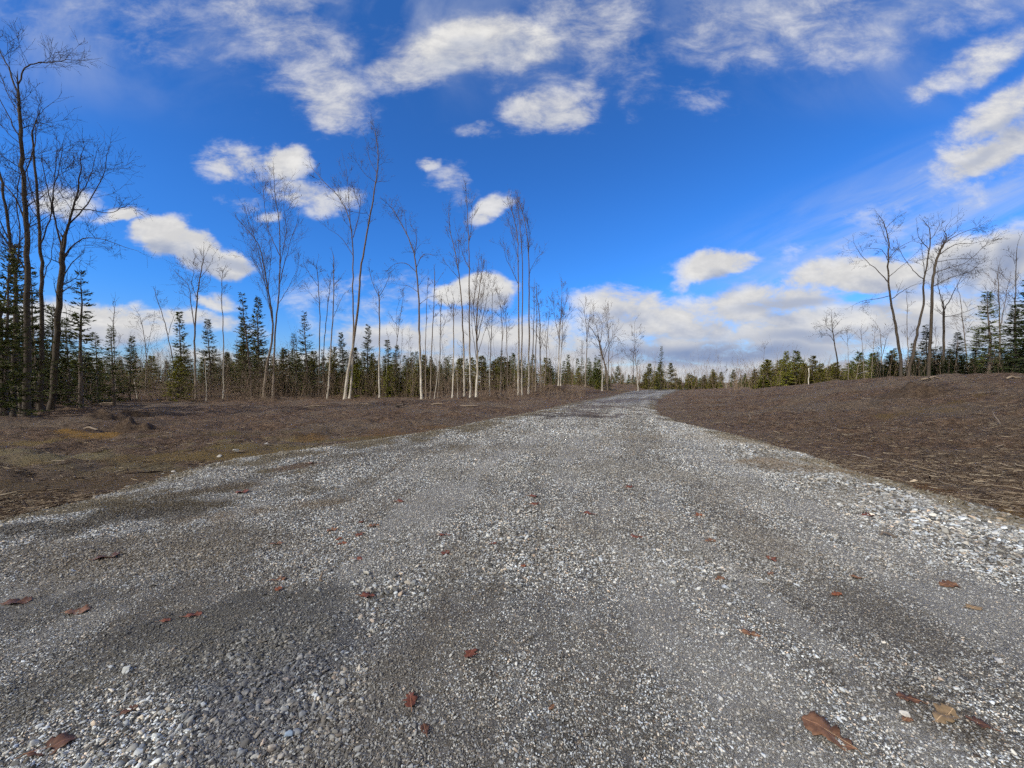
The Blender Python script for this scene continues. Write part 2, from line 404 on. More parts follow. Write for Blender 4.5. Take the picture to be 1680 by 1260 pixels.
yy_ = rng.uniform(6.0, 10.5, 260); l_, r_ = edges(yy_); xx_ = l_+rng.normal(-.1, .16, 260); s__ = .03+.09*rng.random(260)**2.5
pts.append(np.stack([xx_, yy_, hroad(xx_, yy_)-.02], -1)); scl.append(s__)
P_ = np.concatenate(pts); S_ = np.concatenate(scl)
me = bpy.data.meshes.new('loose_stones'); me.vertices.add(len(P_)); me.vertices.foreach_set('co', P_.astype(np.float32).ravel())
for nm_, v_ in (('tone', road_tone(P_[:,0], P_[:,1])), ('soil', road_soil(P_[:,0], P_[:,1]))):
    at = me.attributes.new(nm_, 'FLOAT', 'POINT'); at.data.foreach_set('value', v_.astype(np.float32))
set_patches(me, *np_patches(P_[:,0], P_[:,1], DPW, .35, 1.35, 702))
at = me.attributes.new('size', 'FLOAT', 'POINT'); at.data.foreach_set('value', S_.astype(np.float32))
rot = np.stack([rng.normal(0, .45, len(P_)), rng.normal(0, .45, len(P_)), rng.uniform(0, 6.283, len(P_))], -1).astype(np.float32)
at = me.attributes.new('rot', 'FLOAT_VECTOR', 'POINT'); at.data.foreach_set('vector', rot.ravel())
me.update()
def instancer(obj, coll, name):
    ng = bpy.data.node_groups.new(name, 'GeometryNodeTree')
    ng.interface.new_socket('Geometry', in_out='INPUT', socket_type='NodeSocketGeometry')
    ng.interface.new_socket('Geometry', in_out='OUTPUT', socket_type='NodeSocketGeometry')
    N = ng.nodes; L = ng.links
    gi = N.new('NodeGroupInput'); go = N.new('NodeGroupOutput')
    ci = N.new('GeometryNodeCollectionInfo'); ci.inputs['Collection'].default_value = coll
    ci.inputs['Separate Children'].default_value = True; ci.inputs['Reset Children'].default_value = True
    ip = N.new('GeometryNodeInstanceOnPoints'); ip.inputs['Pick Instance'].default_value = True
    a1 = N.new('GeometryNodeInputNamedAttribute'); a1.data_type = 'FLOAT'; a1.inputs['Name'].default_value = 'size'
    a2 = N.new('GeometryNodeInputNamedAttribute'); a2.data_type = 'FLOAT_VECTOR'; a2.inputs['Name'].default_value = 'rot'
    e2 = N.new('FunctionNodeEulerToRotation')
    L.new(gi.outputs[0], ip.inputs['Points']); L.new(ci.outputs[0], ip.inputs['Instance'])
    L.new(a1.outputs[0], ip.inputs['Scale']); L.new(a2.outputs[0], e2.inputs[0]); L.new(e2.outputs[0], ip.inputs['Rotation'])
    L.new(ip.outputs[0], go.inputs[0])
    md = obj.modifiers.new('scatter', 'NODES'); md.node_group = ng
so = bpy.data.objects.new('loose_stones', me); COL.objects.link(so)
instancer(so, stone_col, 'scatter_stones')
tag(so, 'loose angular grey crushed stones lying over the gravel road', 'gravel', None, 'stuff')
print('stones', len(P_))

print('T stones', time.time()-T0)
# ------------------------------------------------------------------ tubes
class Tubes:
    def __init__(s): s.V = []; s.Q = []; s.T = []; s.n = 0
    def add(s, pts, rad, sides=5):
        pts = [Vector(p) for p in pts]; n = len(pts)
        if n < 2: return
        V = []
        up = None
        for i in range(n):
            tdir = (pts[min(i+1,n-1)]-pts[max(i-1,0)])
            if tdir.length < 1e-6: tdir = Vector((0,0,1))
            tdir.normalize()
            if up is None:
                up = tdir.cross(Vector((0,1,0.13)));
                if up.length < .01: up = tdir.cross(Vector((1,0,0)))
            up = (up-tdir*up.dot(tdir)).normalized(); w = tdir.cross(up)
            for k in range(sides):
                a = 2*math.pi*k/sides
                V.append(pts[i]+(up*math.cos(a)+w*math.sin(a))*rad[i])
        o = s.n
        for i in range(n-1):
            for k in range(sides):
                k2 = (k+1) % sides
                s.Q.append((o+i*sides+k, o+i*sides+k2, o+(i+1)*sides+k2, o+(i+1)*sides+k))
        s.T.append(tuple(o+(n-1)*sides+k for k in range(3)))
        s.V += [v[:] for v in V]; s.n += len(V)
    def mesh(s, name, smooth=True):
        return mesh_np(name, np.array(s.V), [np.array(s.Q), np.array(s.T)], smooth)

# bark materials
def bark(name, pale, dark, mark, top=None, k=.5):
    m, t, b = material(name)
    tc = t.n('ShaderNodeTexCoord')
    mp = t.n('ShaderNodeMapping', ins={'Vector': tc.outputs['Object']}); mp.inputs['Scale'].default_value = (1,1,4)
    n1 = t.noise(tc.outputs['Object'], .9, 5, .6); n2 = t.noise(mp.outputs[0], 5, 5, .7)
    c = t.mix(t.mr(n1, .4, .62), pale, dark)
    c = t.mix(t.math('MULTIPLY', t.mr(n2, .52, .62), k), c, mark)
    if top is not None:
        sp = t.n('ShaderNodeSeparateXYZ', ins={0: tc.outputs['Object']})
        zz = t.math('ADD', sp.outputs[2], t.math('MULTIPLY', n1, 4))
        c = t.mix(t.mr(zz, 3.5, 9), c, top)
    lk(t, c, b.inputs['Base Color'])
    bp = t.n('ShaderNodeBump', ins={'Height': n2, 'Strength': .6, 'Distance': .03}); lk(t, bp.outputs[0], b.inputs['Normal'])
    return m
mat_birch = bark('pale_bark', (.64,.60,.52), (.42,.38,.32), (.09,.07,.05), (.15,.115,.085))
mat_grey = bark('grey_bark', (.30,.25,.20), (.18,.15,.12), (.06,.048,.038), (.11,.085,.065))
mat_dark = bark('dark_bark', (.08,.065,.05), (.05,.04,.032), (.02,.016,.013))
mat_cbark = bark('conifer_bark', (.16,.13,.11), (.09,.075,.06), (.04,.03,.025))
mat_twig = bark('twig_bark', (.12,.085,.065), (.08,.058,.045), (.04,.03,.025))
mat_dtwig = bark('dark_twig_bark', (.075,.062,.055), (.05,.04,.035), (.02,.017,.015))

def catmull(P, sub):
    out = []
    n = len(P)
    for i in range(n-1):
        p0 = P[max(i-1,0)]; p1 = P[i]; p2 = P[i+1]; p3 = P[min(i+2,n-1)]
        for j in range(sub):
            u = j/sub
            out.append(.5*((2*p1)+(p2-p0)*u+(2*p0-5*p1+4*p2-p3)*u*u+(3*p1-p0-3*p2+p3)*u**3))
    out.append(P[-1]); return out
def rvec(rd): return Vector((rd.gauss(0,1), rd.gauss(0,1), rd.gauss(0,1)))
def grow(tb, rd, p, d, L, r, lvl, up=.25, wob=.16, kids=5, spread=.6, rmin=.006):
    n = max(2, min(7, int(L/.35)))
    pts = [p.copy()]; rad = [r]; dirs = [d.copy()]
    dd = d.copy()
    for i in range(n):
        dd = (dd+rvec(rd)*wob+Vector((0,0,up*.22))).normalized()
        pts.append(pts[-1]+dd*(L/n)); rad.append(max(rmin*.6, r*(1-.85*(i+1)/n))); dirs.append(dd.copy())
    tb.add(pts, rad, 4 if r > .03 else 3)
    if lvl <= 0: return
    for k in range(kids):
        u = rd.uniform(.18, .97); i = min(int(u*n), n-1); q = pts[i].lerp(pts[i+1], u*n-i)
        side = dirs[i].cross(rvec(rd)); side.normalize()
        nd = (dirs[i]*(1-spread*.35)+side*spread*rd.uniform(.6,1.2)+Vector((0,0,up*.5))).normalized()
        grow(tb, rd, q, nd, L*rd.uniform(.42,.75)*(1-.4*u+.1), max(rmin*.8, rad[i]*.5), lvl-1, up, wob*.75, max(2, kids-2), spread*.85, rmin*.85)

def bare_tree(label, Y, limbs, bark=None, twig=None, name='bare_tree', cat='tree', group=None, tw=1.0, spread=.6, up=.3, lvl=2, kids=5, dens=1.0, start=.45, wobY=1.0, seed=0):
    """limbs: [(pixel path from the base up, base radius in m, tip radius)], first = trunk"""
    rd = random.Random(hash(label) % 1 + seed*7919 + int(limbs[0][0][0][0]*13) + int(limbs[0][0][-1][1]))
    bx = wx(limbs[0][0][0][0], Y); bz = hz(bx, Y)
    root = empty(name, (bx, Y, bz)); tag(root, label, cat, group)
    O = Vector((bx, Y, bz))
    trunk = Tubes(); crown = Tubes()
    main = None
    for li, (path, r0, r1) in enumerate(limbs):
        P = []
        for i, (px, py) in enumerate(path):
            P.append(Vector((wx(px,Y), Y, wz(py,Y))))
        if li == 0 or abs(P[0].z-bz) < 1.6:
            P[0].z = hz(P[0].x, Y)-.15
        dy = 0; sgn = rd.choice((-1,1)); amp = 0 if li == 0 else rd.uniform(.5,1.3)*wobY*sgn
        y0 = 0
        if li > 0 and main is not None and P[0].z > bz+1.0:     # starts on the trunk: take the trunk's depth there
            near = min(main, key=lambda q: (q.x-P[0].x)**2+(q.z-P[0].z)**2); y0 = near.y-Y
        Lg = sum((P[i+1]-P[i]).length for i in range(len(P)-1)); acc = 0
        for i in range(len(P)):
            if i: acc += (P[i]-P[i-1]).length
            u = acc/max(Lg,.1)
            P[i].y = Y+y0+amp*u*Lg*.12+math.sin(u*3+rd.random())*.02*Lg*wobY*(1 if li else .6)*u
        for p in P:
            f_ = p.y/Y; p.x *= f_
            if p.z > bz+.8: p.z = EYE+(p.z-EYE)*f_
        C = catmull(P, 5)
        C = [c+Vector((rd.gauss(0,1),rd.gauss(0,1),0))*.018*(1 if i else 0) for i, c in enumerate(C)]
        r0 = r0*.78; n = len(C); rad = [r0+(r1-r0)*(i/(n-1))**.7 for i in range(n)]
        if P[0].z < bz+.5: rad[0] *= 1.45; rad[1] *= 1.08
        if li == 0: main = C
        (trunk if li == 0 or P[0].z < bz+.6 else crown).add([c-O for c in C], rad, 7 if r0 > .07 else 5)
        # side branches
        s0 = start if P[0].z < bz+1 else .12
        nb = int(dens*(Lg*(1-s0))*2.1)
        for k in range(nb):
            u = s0+(1-s0)*rd.random()**.85
            i = min(int(u*(n-1)), n-2); q = C[i].lerp(C[i+1], u*(n-1)-i)
            td = (C[i+1]-C[i]).normalized()
            side = td.cross(rvec(rd)); side.normalize()
            nd = (td*(1-.3*spread)+side*spread*rd.uniform(.7,1.3)).normalized()
            L = tw*rd.uniform(.7,2.0)*(1.25-u*.75)*min(1, Lg/6+.35)
            grow(crown, rd, q-O, nd, L, max(.008, rad[i]*rd.uniform(.22,.4)), lvl, up, .15, kids, spread, .008*max(1, Y/38))
        # leader tip
        grow(crown, rd, C[-1]-O, (C[-1]-C[-2]).normalized(), tw*1.1, r1, 1, up, .15, 4, spread, .0065*max(1,Y/38))
    link('trunk', trunk.mesh('trunk'), bark or mat_birch, root)
    if crown.n: link('crown', crown.mesh('crown'), twig or mat_twig, root)
    return root

# ---------------- the individual bare trees, left to right
G1 = 'tall bare trees along the left clearing'
D, DT = mat_dark, mat_dtwig
bare_tree('tallest dark bare tree at the far left with a hooked top bending right', 17.5,
    [([(44,690),(45,580),(46,480),(46,380),(41,290),(37,215),(34,165)], .19,.05),
     ([(37,215),(33,160),(42,118),(62,105),(88,104),(118,100)], .055,.012), ([(34,170),(20,120),(2,85),(-12,60)],.05,.015), ([(46,380),(30,330),(5,300),(-20,270)],.05,.015),
     ([(44,450),(15,390),(-10,340)],.05,.015), ([(41,290),(60,240),(62,200),(75,180)],.03,.01), ([(37,230),(15,190),(-5,150)],.04,.01), ([(36,190),(20,165),(5,130)],.03,.01)], D, DT, tw=1.1, spread=.8, dens=1.3)
bare_tree('dark bare tree with slim straight stem right of the hooked-top tree', 18.5,
    [([(66,688),(68,580),(70,480),(68,400),(62,320),(58,250),(55,215)], .14,.03), ([(68,400),(85,350),(92,290),(95,250)],.04,.012), ([(64,350),(50,300),(42,260)],.03,.012),([(70,470),(82,430),(90,390)],.03,.01)], D, DT, tw=1.0, spread=.6)
bare_tree('bare tree with a wide spreading fan crown, rightmost tall tree of the left edge cluster', 19.5,
    [([(84,684),(90,600),(95,530),(101,460),(104,415)], .17,.11),
     ([(104,415),(114,365),(126,330),(133,290),(135,255)],.09,.015), ([(104,420),(92,360),(80,310),(72,270)],.06,.012), ([(112,370),(145,335),(170,290),(178,250)],.05,.012),
     ([(120,345),(150,345),(180,350),(208,338)],.045,.01), ([(104,425),(130,395),(165,392),(212,408)],.05,.01), ([(101,460),(120,430),(140,415)],.04,.01), ([(126,330),(150,290),(160,250)],.035,.01),
     ([(92,362),(88,320),(100,270),(105,235)],.035,.01)], D, DT, tw=1.15, spread=.85, dens=1.2)
bare_tree('dark bare tree leaning left, left of the hooked-top tree', 17.0,
    [([(22,694),(24,600),(27,500),(22,420),(12,350),(2,290),(-8,240)], .13,.03), ([(25,450),(35,390),(30,330),(34,280)],.04,.012), ([(20,410),(-5,370),(-25,340)],.04,.012)], D, DT, tw=1.0, spread=.7)
bare_tree('dark bare stem at the very left margin of the left cluster', 16.0,
    [([(4,700),(5,600),(2,520),(-6,430),(-4,350),(-14,270)], .12,.03), ([(2,520),(18,450),(22,400)],.04,.012)], D, DT, tw=1.0)
bare_tree('thin dark leaning stem in front of the left forest edge', 18.5, [([(70,684),(64,640),(58,585),(55,540)],.045,.02)], mat_grey, DT, tw=.4, dens=.4, lvl=1)
bare_tree('thin bare tree rising over the brush right of the small spruces', 30, [([(190,660),(188,600),(187,540),(188,500)],.05,.015)], mat_grey, tw=.7, dens=.8)
bare_tree('bare sapling with arching twigs in the gap left of the dark bushy fir', 42, [([(238,648),(240,590),(236,545),(230,520)],.06,.02), ([(240,590),(247,550),(252,530)],.03,.01)], mat_grey, tw=1.2, spread=.8, up=.1)
bare_tree('crooked bare stem leaning left above the young firs', 38, [([(288,650),(285,600),(276,550),(263,505),(255,482)],.08,.02), ([(276,550),(285,520),(288,505)],.03,.01)], mat_grey, tw=.8, dens=.5)
bare_tree('bare tree with ragged one-sided crown rising above the left young firs', 36,
    [([(322,655),(320,600),(320,550),(324,490),(330,450),(335,422)], .13,.03), ([(320,540),(314,500),(310,470),(292,450)],.06,.015), ([(324,490),(315,465),(318,445),(296,438)],.04,.012), ([(330,455),(342,440),(350,425)],.03,.012)],
    mat_grey, tw=1.3, spread=.8, dens=1.2, start=.55)
bare_tree('slim straight white-stemmed birch with small wispy crown', 37, [([(366,655),(367,590),(366,530),(364,475),(366,448)],.085,.02)], tw=1.0, start=.6, dens=.9)
bare_tree('short white birch stem before the left young firs', 33, [([(339,658),(338,620),(336,585)],.05,.025)], tw=.4, dens=.3, lvl=1)
bare_tree('broad bare tree of two stems with many long ascending limbs, left of the twin-trunk birch', 37,
    [([(432,652),(438,600),(446,560),(448,525),(441,480),(432,430),(424,400),(402,372)], .17,.025),
     ([(448,654),(449,600),(452,540),(458,480),(460,420),(459,370),(452,320),(450,285)], .14,.02),
     ([(446,520),(432,450),(420,395),(404,350)],.06,.012), ([(458,470),(468,430),(478,395),(487,370)],.06,.012), ([(460,420),(442,380),(434,330),(432,300)],.05,.012),
     ([(447,530),(441,470),(445,420),(440,370)],.05,.012), ([(459,440),(470,380),(466,340),(470,310)],.04,.012), ([(456,500),(475,470),(490,440)],.04,.01),([(441,480),(420,430),(408,420)],.04,.01)],
    mat_grey, tw=1.5, spread=.6, dens=1.15, start=.6, up=.4)
bare_tree('slender dark bare pole with stub branches, pale at its foot', 38, [([(537,655),(541,600),(545,540),(548,470),(548,420)],.12,.03), ([(548,520),(560,490),(568,478)],.03,.01), ([(547,470),(560,455)],.03,.01)], tw=.7, start=.55, dens=.8, spread=.8)
bare_tree('bare tree with drooping left branches behind the dark bare pole', 42, [([(523,650),(524,580),(525,520),(522,460),(520,437)],.10,.025), ([(523,470),(505,445),(498,432)],.04,.012), ([(525,500),(508,480),(500,478)],.03,.01)], mat_grey, tw=1.1, start=.55, spread=.8)
bare_tree('thin bare stem leaning right between two bare poles', 41, [([(528,650),(531,580),(536,520),(541,475),(544,452)],.08,.02), ([(541,475),(531,455)],.03,.01)], mat_grey, tw=.8, start=.55)
bare_tree('tallest birch with sinuous pale trunk and a twin stem forking low', 37,
    [([(565,656),(571,610),(580,560),(588,500),(592,445),(602,385),(612,330),(619,285),(621,250),(616,215)], .20,.03),
     ([(573,654),(578,600),(580,540),(579,470),(579,400),(572,355),(555,322),(533,300),(512,275)], .13,.02),
     ([(579,400),(574,350),(572,310),(568,275)],.06,.015), ([(580,390),(590,350),(592,330),(588,310)],.05,.012), ([(619,285),(607,262),(603,240)],.04,.012),
     ([(580,420),(560,390),(538,375)],.04,.012), ([(617,300),(598,285),(586,265)],.035,.01), ([(603,350),(590,350),(570,345)],.04,.01)],
    tw=1.3, spread=.65, dens=.9, start=.55, up=.35)
bare_tree('slim birch topped by a clear Y-shaped fork', 37, [([(622,655),(622,600),(623,540),(622,487)],.10,.05), ([(622,487),(612,465),(607,445)],.045,.015), ([(622,487),(632,470),(640,450)],.045,.015)], tw=1.0, start=.75, dens=.9, spread=.8)
bare_tree('thin leaning dead stem above the pines right of the Y-forked birch', 42, [([(645,650),(648,590),(655,530),(662,485)],.07,.015),([(652,560),(650,520),(655,495)],.03,.01)], mat_grey, tw=.8, dens=.8)
bare_tree('crooked bare tree bending left at the top with curling side branches', 35,
    [([(692,658),(690,600),(688,540),(687,490),(683,440),(678,410),(664,378),(650,352),(641,340)], .15,.025),
     ([(684,448),(668,433),(650,433),(638,442)],.05,.012), ([(683,440),(695,418),(714,420)],.045,.012), ([(687,480),(672,470),(660,468)],.04,.01), ([(680,415),(684,390),(675,370)],.05,.012), ([(688,500),(703,488),(715,486)],.035,.01),
     ([(668,385),(665,360),(664,350)],.035,.01), ([(686,470),(697,455)],.03,.01)],
    tw=1.1, spread=.85, dens=1.0, start=.5, up=.1)
bare_tree('first thin pole right of the crooked bent tree', 37, [([(699,655),(698,600),(699,540),(702,465)],.075,.02)], mat_grey, tw=.6, start=.6, dens=.5)
bare_tree('thin pole with a broken tip, second right of the crooked bent tree', 37, [([(706,655),(707,600),(711,520),(714,446)],.085,.03), ([(713,470),(725,450)],.03,.01), ([(712,520),(721,512)],.03,.01)], mat_grey, tw=.6, start=.6, dens=.7)
bare_tree('short leaning white stem beneath the thin poles', 37, [([(712,655),(717,620),(720,600)],.045,.02)], tw=.3, dens=.3, lvl=1)
bare_tree('thin pole with upright twigs, third right of the crooked bent tree', 38, [([(719,655),(722,590),(723,530),(724,495)],.08,.02), ([(723,550),(733,520)],.03,.01)], mat_grey, tw=.8, start=.55)
bare_tree('slim white-footed birch splitting into thin upright twigs', 36, [([(742,657),(744,590),(744,530),(745,495)],.095,.025), ([(744,520),(735,495),(732,480)],.035,.01), ([(744,520),(751,495)],.035,.01)], tw=1.0, start=.6)
bare_tree('tall birch with feathery top leaning left, left of the tallest straight one', 39, [([(762,655),(761,590),(759,520),(754,460),(747,415),(739,380),(736,348)],.13,.02), ([(754,458),(738,440),(729,428)],.04,.012), ([(752,440),(753,405),(750,380)],.04,.012)], tw=1.2, start=.5, up=.5, spread=.45)
bare_tree('tallest straight birch of the central row, plume of twigs at the top', 38, [([(772,654),(771,590),(770,500),(770,430),(768,370),(765,318)],.14,.02), ([(770,440),(760,420),(757,400)],.04,.012), ([(769,400),(774,370),(775,345)],.04,.012)], tw=1.3, start=.6, up=.5, spread=.4, dens=1.1)
bare_tree('bushy many-stemmed birch before the white cloud', 37,
    [([(781,654),(783,600),(782,550),(783,510),(788,465),(793,440)],.17,.02), ([(783,560),(777,510),(781,470),(785,432)],.06,.012), ([(783,560),(792,520),(799,490),(802,460)],.06,.012), ([(782,590),(775,540),(773,500)],.05,.012), ([(784,580),(795,545),(802,530)],.04,.012), ([(783,540),(790,500),(795,470)],.04,.012)],
    tw=1.2, spread=.6, start=.4, up=.4, dens=1.2)
bare_tree('slim birch just right of the bushy many-stemmed one', 38, [([(803,652),(804,600),(807,540),(808,480)],.09,.02), ([(806,560),(797,530),(795,515)],.03,.01)], tw=.9, start=.5, up=.4)
bare_tree('thin birch curving left at the top behind the small pointed pine', 42, [([(821,645),(822,600),(824,550),(822,510),(816,480)],.09,.02),([(824,560),(829,520),(828,500)],.03,.01)], mat_grey, tw=1.1, start=.45, spread=.7, dens=1.2)
bare_tree('thin grey pole right of the small pointed pine', 43, [([(834,645),(832,600),(831,540),(828,500)],.08,.02)], mat_grey, tw=.9, start=.5)
bare_tree('tall birch with a long limb reaching left, first of the close right-hand group', 41,
    [([(850,650),(851,590),(851,520),(850,450),(849,390),(842,355),(834,335)],.14,.02), ([(850,465),(838,440),(829,420),(826,400)],.045,.012), ([(851,430),(842,390),(836,370)],.04,.012)], tw=1.3, start=.5, up=.5, spread=.45, dens=1.1)
bare_tree('tall straight birch close behind the one with the long left limb', 42, [([(856,650),(856,580),(857,500),(857,430),(853,370),(849,335)],.13,.02)], tw=1.2, start=.55, up=.5, spread=.45)
bare_tree('tall birch with arching feathery top, rightmost tall stem of the close group', 43, [([(867,646),(868,580),(868,510),(868,440),(865,390),(858,350),(850,330)],.15,.02), ([(868,450),(877,430),(886,418)],.04,.01), ([(867,420),(868,380),(862,355)],.04,.012)], tw=1.2, start=.5, up=.5, spread=.45)
bare_tree('medium pole with short stubs, first right of the arching-top birch', 45, [([(873,645),(874,580),(876,520),(876,470)],.11,.025)], mat_grey, tw=.8, start=.5, dens=.9)
bare_tree('medium dark pole, second right of the arching-top birch', 46, [([(879,643),(879,580),(881,520),(880,475)],.11,.025)], mat_grey, tw=.8, start=.5, dens=.9)
bare_tree('knobbly bare pole with a broken crown, third right of the arching-top birch', 46, [([(888,643),(886,580),(886,530),(883,498)],.12,.035), ([(886,575),(892,555)],.05,.015), ([(886,560),(879,545)],.04,.015)], mat_grey, tw=.8, start=.4)
bare_tree('thin leaning birch between the pole group and the lone slender birch', 48, [([(893,642),(896,590),(899,540),(901,515)],.085,.02)], mat_grey, tw=1.1, start=.35)
bare_tree('lone slender twin-stemmed birch with airy upright crown, right of the central group', 55,
    [([(916,637),(917,590),(918,550),(921,510),(922,470)],.14,.02), ([(920,637),(920,590),(922,560),(924,520),(929,490)],.10,.015), ([(918,560),(910,520),(909,500)],.05,.012), ([(921,540),(931,520),(934,510)],.04,.012)],
    tw=1.5, spread=.5, up=.5, start=.35, dens=1.2)
bare_tree('thin bare tree with a forked wispy top, left of the fan-crowned maple', 62, [([(960,634),(962,590),(963,560),(961,530),(958,503)],.12,.025), ([(962,560),(966,530),(968,508)],.05,.015)], mat_grey, tw=1.6, start=.35, up=.4, dens=.8)
bare_tree('thin short bare tree close left of the fork-topped one', 66, [([(952,634),(954,600),(955,570)],.07,.02)], mat_grey, tw=1.3, start=.3)
bare_tree('wide fan-crowned bare maple with dark curved trunk beside the far road', 62,
    [([(997,634),(994,605),(988,583),(983,560)],.20,.10), ([(983,562),(974,545),(966,535),(966,550)],.08,.015), ([(984,562),(980,540),(975,525)],.08,.015), ([(985,562),(988,540),(990,522)],.08,.015),
     ([(990,590),(999,565),(1010,552),(1018,560)],.08,.015), ([(989,585),(996,560),(1000,538)],.07,.015), ([(986,575),(972,562),(965,560)],.06,.015), ([(993,600),(1005,585),(1018,580)],.06,.012)],
    mat_grey, tw=1.6, spread=.8, start=.6, dens=.8)
bare_tree('pale slim birch standing in front of the fan-crowned maple', 58, [([(988,635),(988,605),(985,575)],.12,.04)], tw=1.0, start=.6)
bare_tree('bare tree with straight dark stem at the right of the fan-crowned maple', 66, [([(997,635),(998,600),(999,560),(996,525),(995,510)],.13,.02)], mat_grey, tw=1.7, start=.4, dens=.8, up=.4)
bare_tree('thin pale bare tree of two stems above the far hedge', 70,
    [([(1047,637),(1045,610),(1042,580),(1041,530)],.13,.02), ([(1040,620),(1039,590),(1042,560)],.09,.02), ([(1043,575),(1051,555)],.05,.015)], tw=1.6, spread=.6, start=.4, dens=.8)
# right side
bare_tree('small lone bare tree with flat-topped crown leaning over the right hedge', 48,
    [([(1376,625),(1374,595),(1369,565),(1366,545),(1364,524)],.13,.03), ([(1368,560),(1358,548),(1346,548)],.05,.012), ([(1367,553),(1376,545),(1386,541)],.05,.012), ([(1366,545),(1356,535),(1354,525)],.04,.012), ([(1366,540),(1375,530)],.04,.012)],
    D, DT, tw=1.3, spread=.9, start=.75, dens=1.6)
bare_tree('short barkless white pole standing before the right hedge', 40, [([(1326,634),(1327,618),(1327,604)],.06,.05)], tw=.15, dens=0, lvl=0)
bare_tree('curved bare tree with wide crooked limbs, left of the right-hand pair', 29,
    [([(1478,626),(1477,590),(1471,545),(1464,510),(1458,470),(1456,430),(1457,400),(1452,375),(1447,362)],.15,.02),
     ([(1456,463),(1438,443),(1420,428),(1403,405)],.05,.012), ([(1456,428),(1445,410),(1425,408)],.035,.01), ([(1460,485),(1440,490),(1418,493),(1405,498)],.04,.01), ([(1457,425),(1472,408),(1490,398)],.04,.012),
     ([(1456,455),(1475,440),(1492,425)],.04,.01), ([(1463,490),(1485,475),(1505,465)],.04,.01), ([(1457,405),(1449,385),(1443,370)],.03,.01), ([(1452,375),(1462,365),(1468,360)],.025,.01)],
    mat_dark, DT, tw=1.0, spread=.85, dens=.75, start=.55, up=.15)
bare_tree('bare tree leaning right with a long limb thrown back to the left', 29,
    [([(1490,626),(1496,590),(1506,540),(1514,500),(1515,465),(1522,420),(1525,390),(1522,372)],.15,.02),
     ([(1514,458),(1500,447),(1487,430),(1474,408)],.045,.012), ([(1523,410),(1510,395),(1503,380)],.035,.01), ([(1524,395),(1535,380),(1540,368)],.03,.01), ([(1516,450),(1512,415),(1510,400)],.03,.01)],
    mat_dark, DT, tw=.9, spread=.75, dens=.75, start=.6, up=.15)
bare_tree('bare tree whose long limbs all sweep to the right', 28,
    [([(1523,624),(1525,570),(1528,500),(1530,455),(1538,420),(1548,400)],.14,.06),
     ([(1548,400),(1562,390),(1578,382),(1600,374)],.05,.01), ([(1540,418),(1565,402),(1590,400),(1612,396)],.045,.01), ([(1532,448),(1555,440),(1585,430),(1612,405)],.045,.01), ([(1530,470),(1560,455),(1590,446),(1608,430)],.045,.01),
     ([(1542,412),(1548,385),(1552,370)],.03,.01), ([(1534,440),(1525,425),(1518,425)],.03,.01), ([(1536,430),(1570,425),(1600,425)],.035,.01)],
    mat_dark, DT, tw=1.1, spread=.7, dens=1.2, start=.6, up=.0)
bare_tree('bare tree with a Y-shaped top behind the sweeping-limbed one', 31,
    [([(1548,622),(1548,570),(1548,510)],.11,.07), ([(1548,510),(1542,485),(1538,465),(1537,440)],.05,.012), ([(1549,508),(1560,488),(1568,470),(1582,445)],.05,.012), ([(1548,520),(1575,515),(1610,500)],.04,.01)],
    mat_dark, DT, tw=1.1, spread=.8, dens=.9, start=.8, up=.1)
bare_tree('thin straight stem between the right-hand leaning pair', 33, [([(1489,622),(1489,580),(1488,540),(1487,485)],.06,.015)], mat_grey, tw=.6, start=.5, dens=.7)
bare_tree('thin bare tree among the firs at the right, tallest at the margin', 30, [([(1666,622),(1666,560),(1665,480),(1667,405)],.10,.015)], D, DT, tw=1.0, start=.5, up=.4)
bare_tree('thin bare tree between the two tall firs on the right', 34, [([(1638,622),(1640,560),(1638,500),(1636,450)],.10,.02),([(1640,540),(1648,500),(1652,470)],.05,.012)], mat_grey, tw=1.3, start=.4, up=.4, dens=1.2)
bare_tree('slender bare stem just left of the tall right-hand fir', 36, [([(1588,622),(1584,570),(1578,520),(1574,480)],.08,.015)], mat_grey, tw=1.3, start=.4, spread=.8)
bare_tree('pale sapling with twiggy crown left of the right-hand leaning trees', 36, [([(1445,628),(1446,590),(1445,560),(1443,540)],.06,.015), ([(1446,590),(1453,560),(1458,545)],.03,.01)], mat_grey, tw=1.3, start=.3, spread=.8)
bare_tree('thin whitish sapling low in the gap at the end of the road', 85, [([(1191,637),(1191,615),(1192,600)],.06,.02)], tw=.6, start=.4)

# thin saplings: a row of look-alikes
SG = 'thin saplings along the left tree line'
sap_px = [(105,665),(212,655),(262,655),(275,650),(300,655),(352,652),(388,650),(402,654),(411,650),(470,652),(486,655),(497,650),(508,654),(556,650),(597,652),(608,650),(633,652),(655,654),(668,650),(678,653),
          (729,652),(735,650),(751,654),(757,650),(790,652),(797,650),(812,650),(826,648),(843,648),(861,646),(905,640),(911,639),(930,637),(938,636),(945,636),(972,636)]
for i, (px, py) in enumerate(sap_px):
    rd = random.Random(500+i)
    Yd = min(70, EYE*F/max(py-HOR+1, 10)) if px < 850 else 50+(px-850)*.1
    hh = rd.uniform(2.2, 7)*F/Yd
    lean = rd.uniform(-6, 6)
    bare_tree('thin pale leafless sapling in the row along the left tree line', Yd, [([(px,py),(px+lean*.3,py-hh*.5),(px+lean,py-hh)], rd.uniform(.02,.036), .01)],
              rd.choice((mat_birch, mat_grey, mat_grey, mat_dark)), name='sapling', cat='sapling', group=SG, tw=.8, start=.4, lvl=1, kids=4, dens=.8, seed=i)
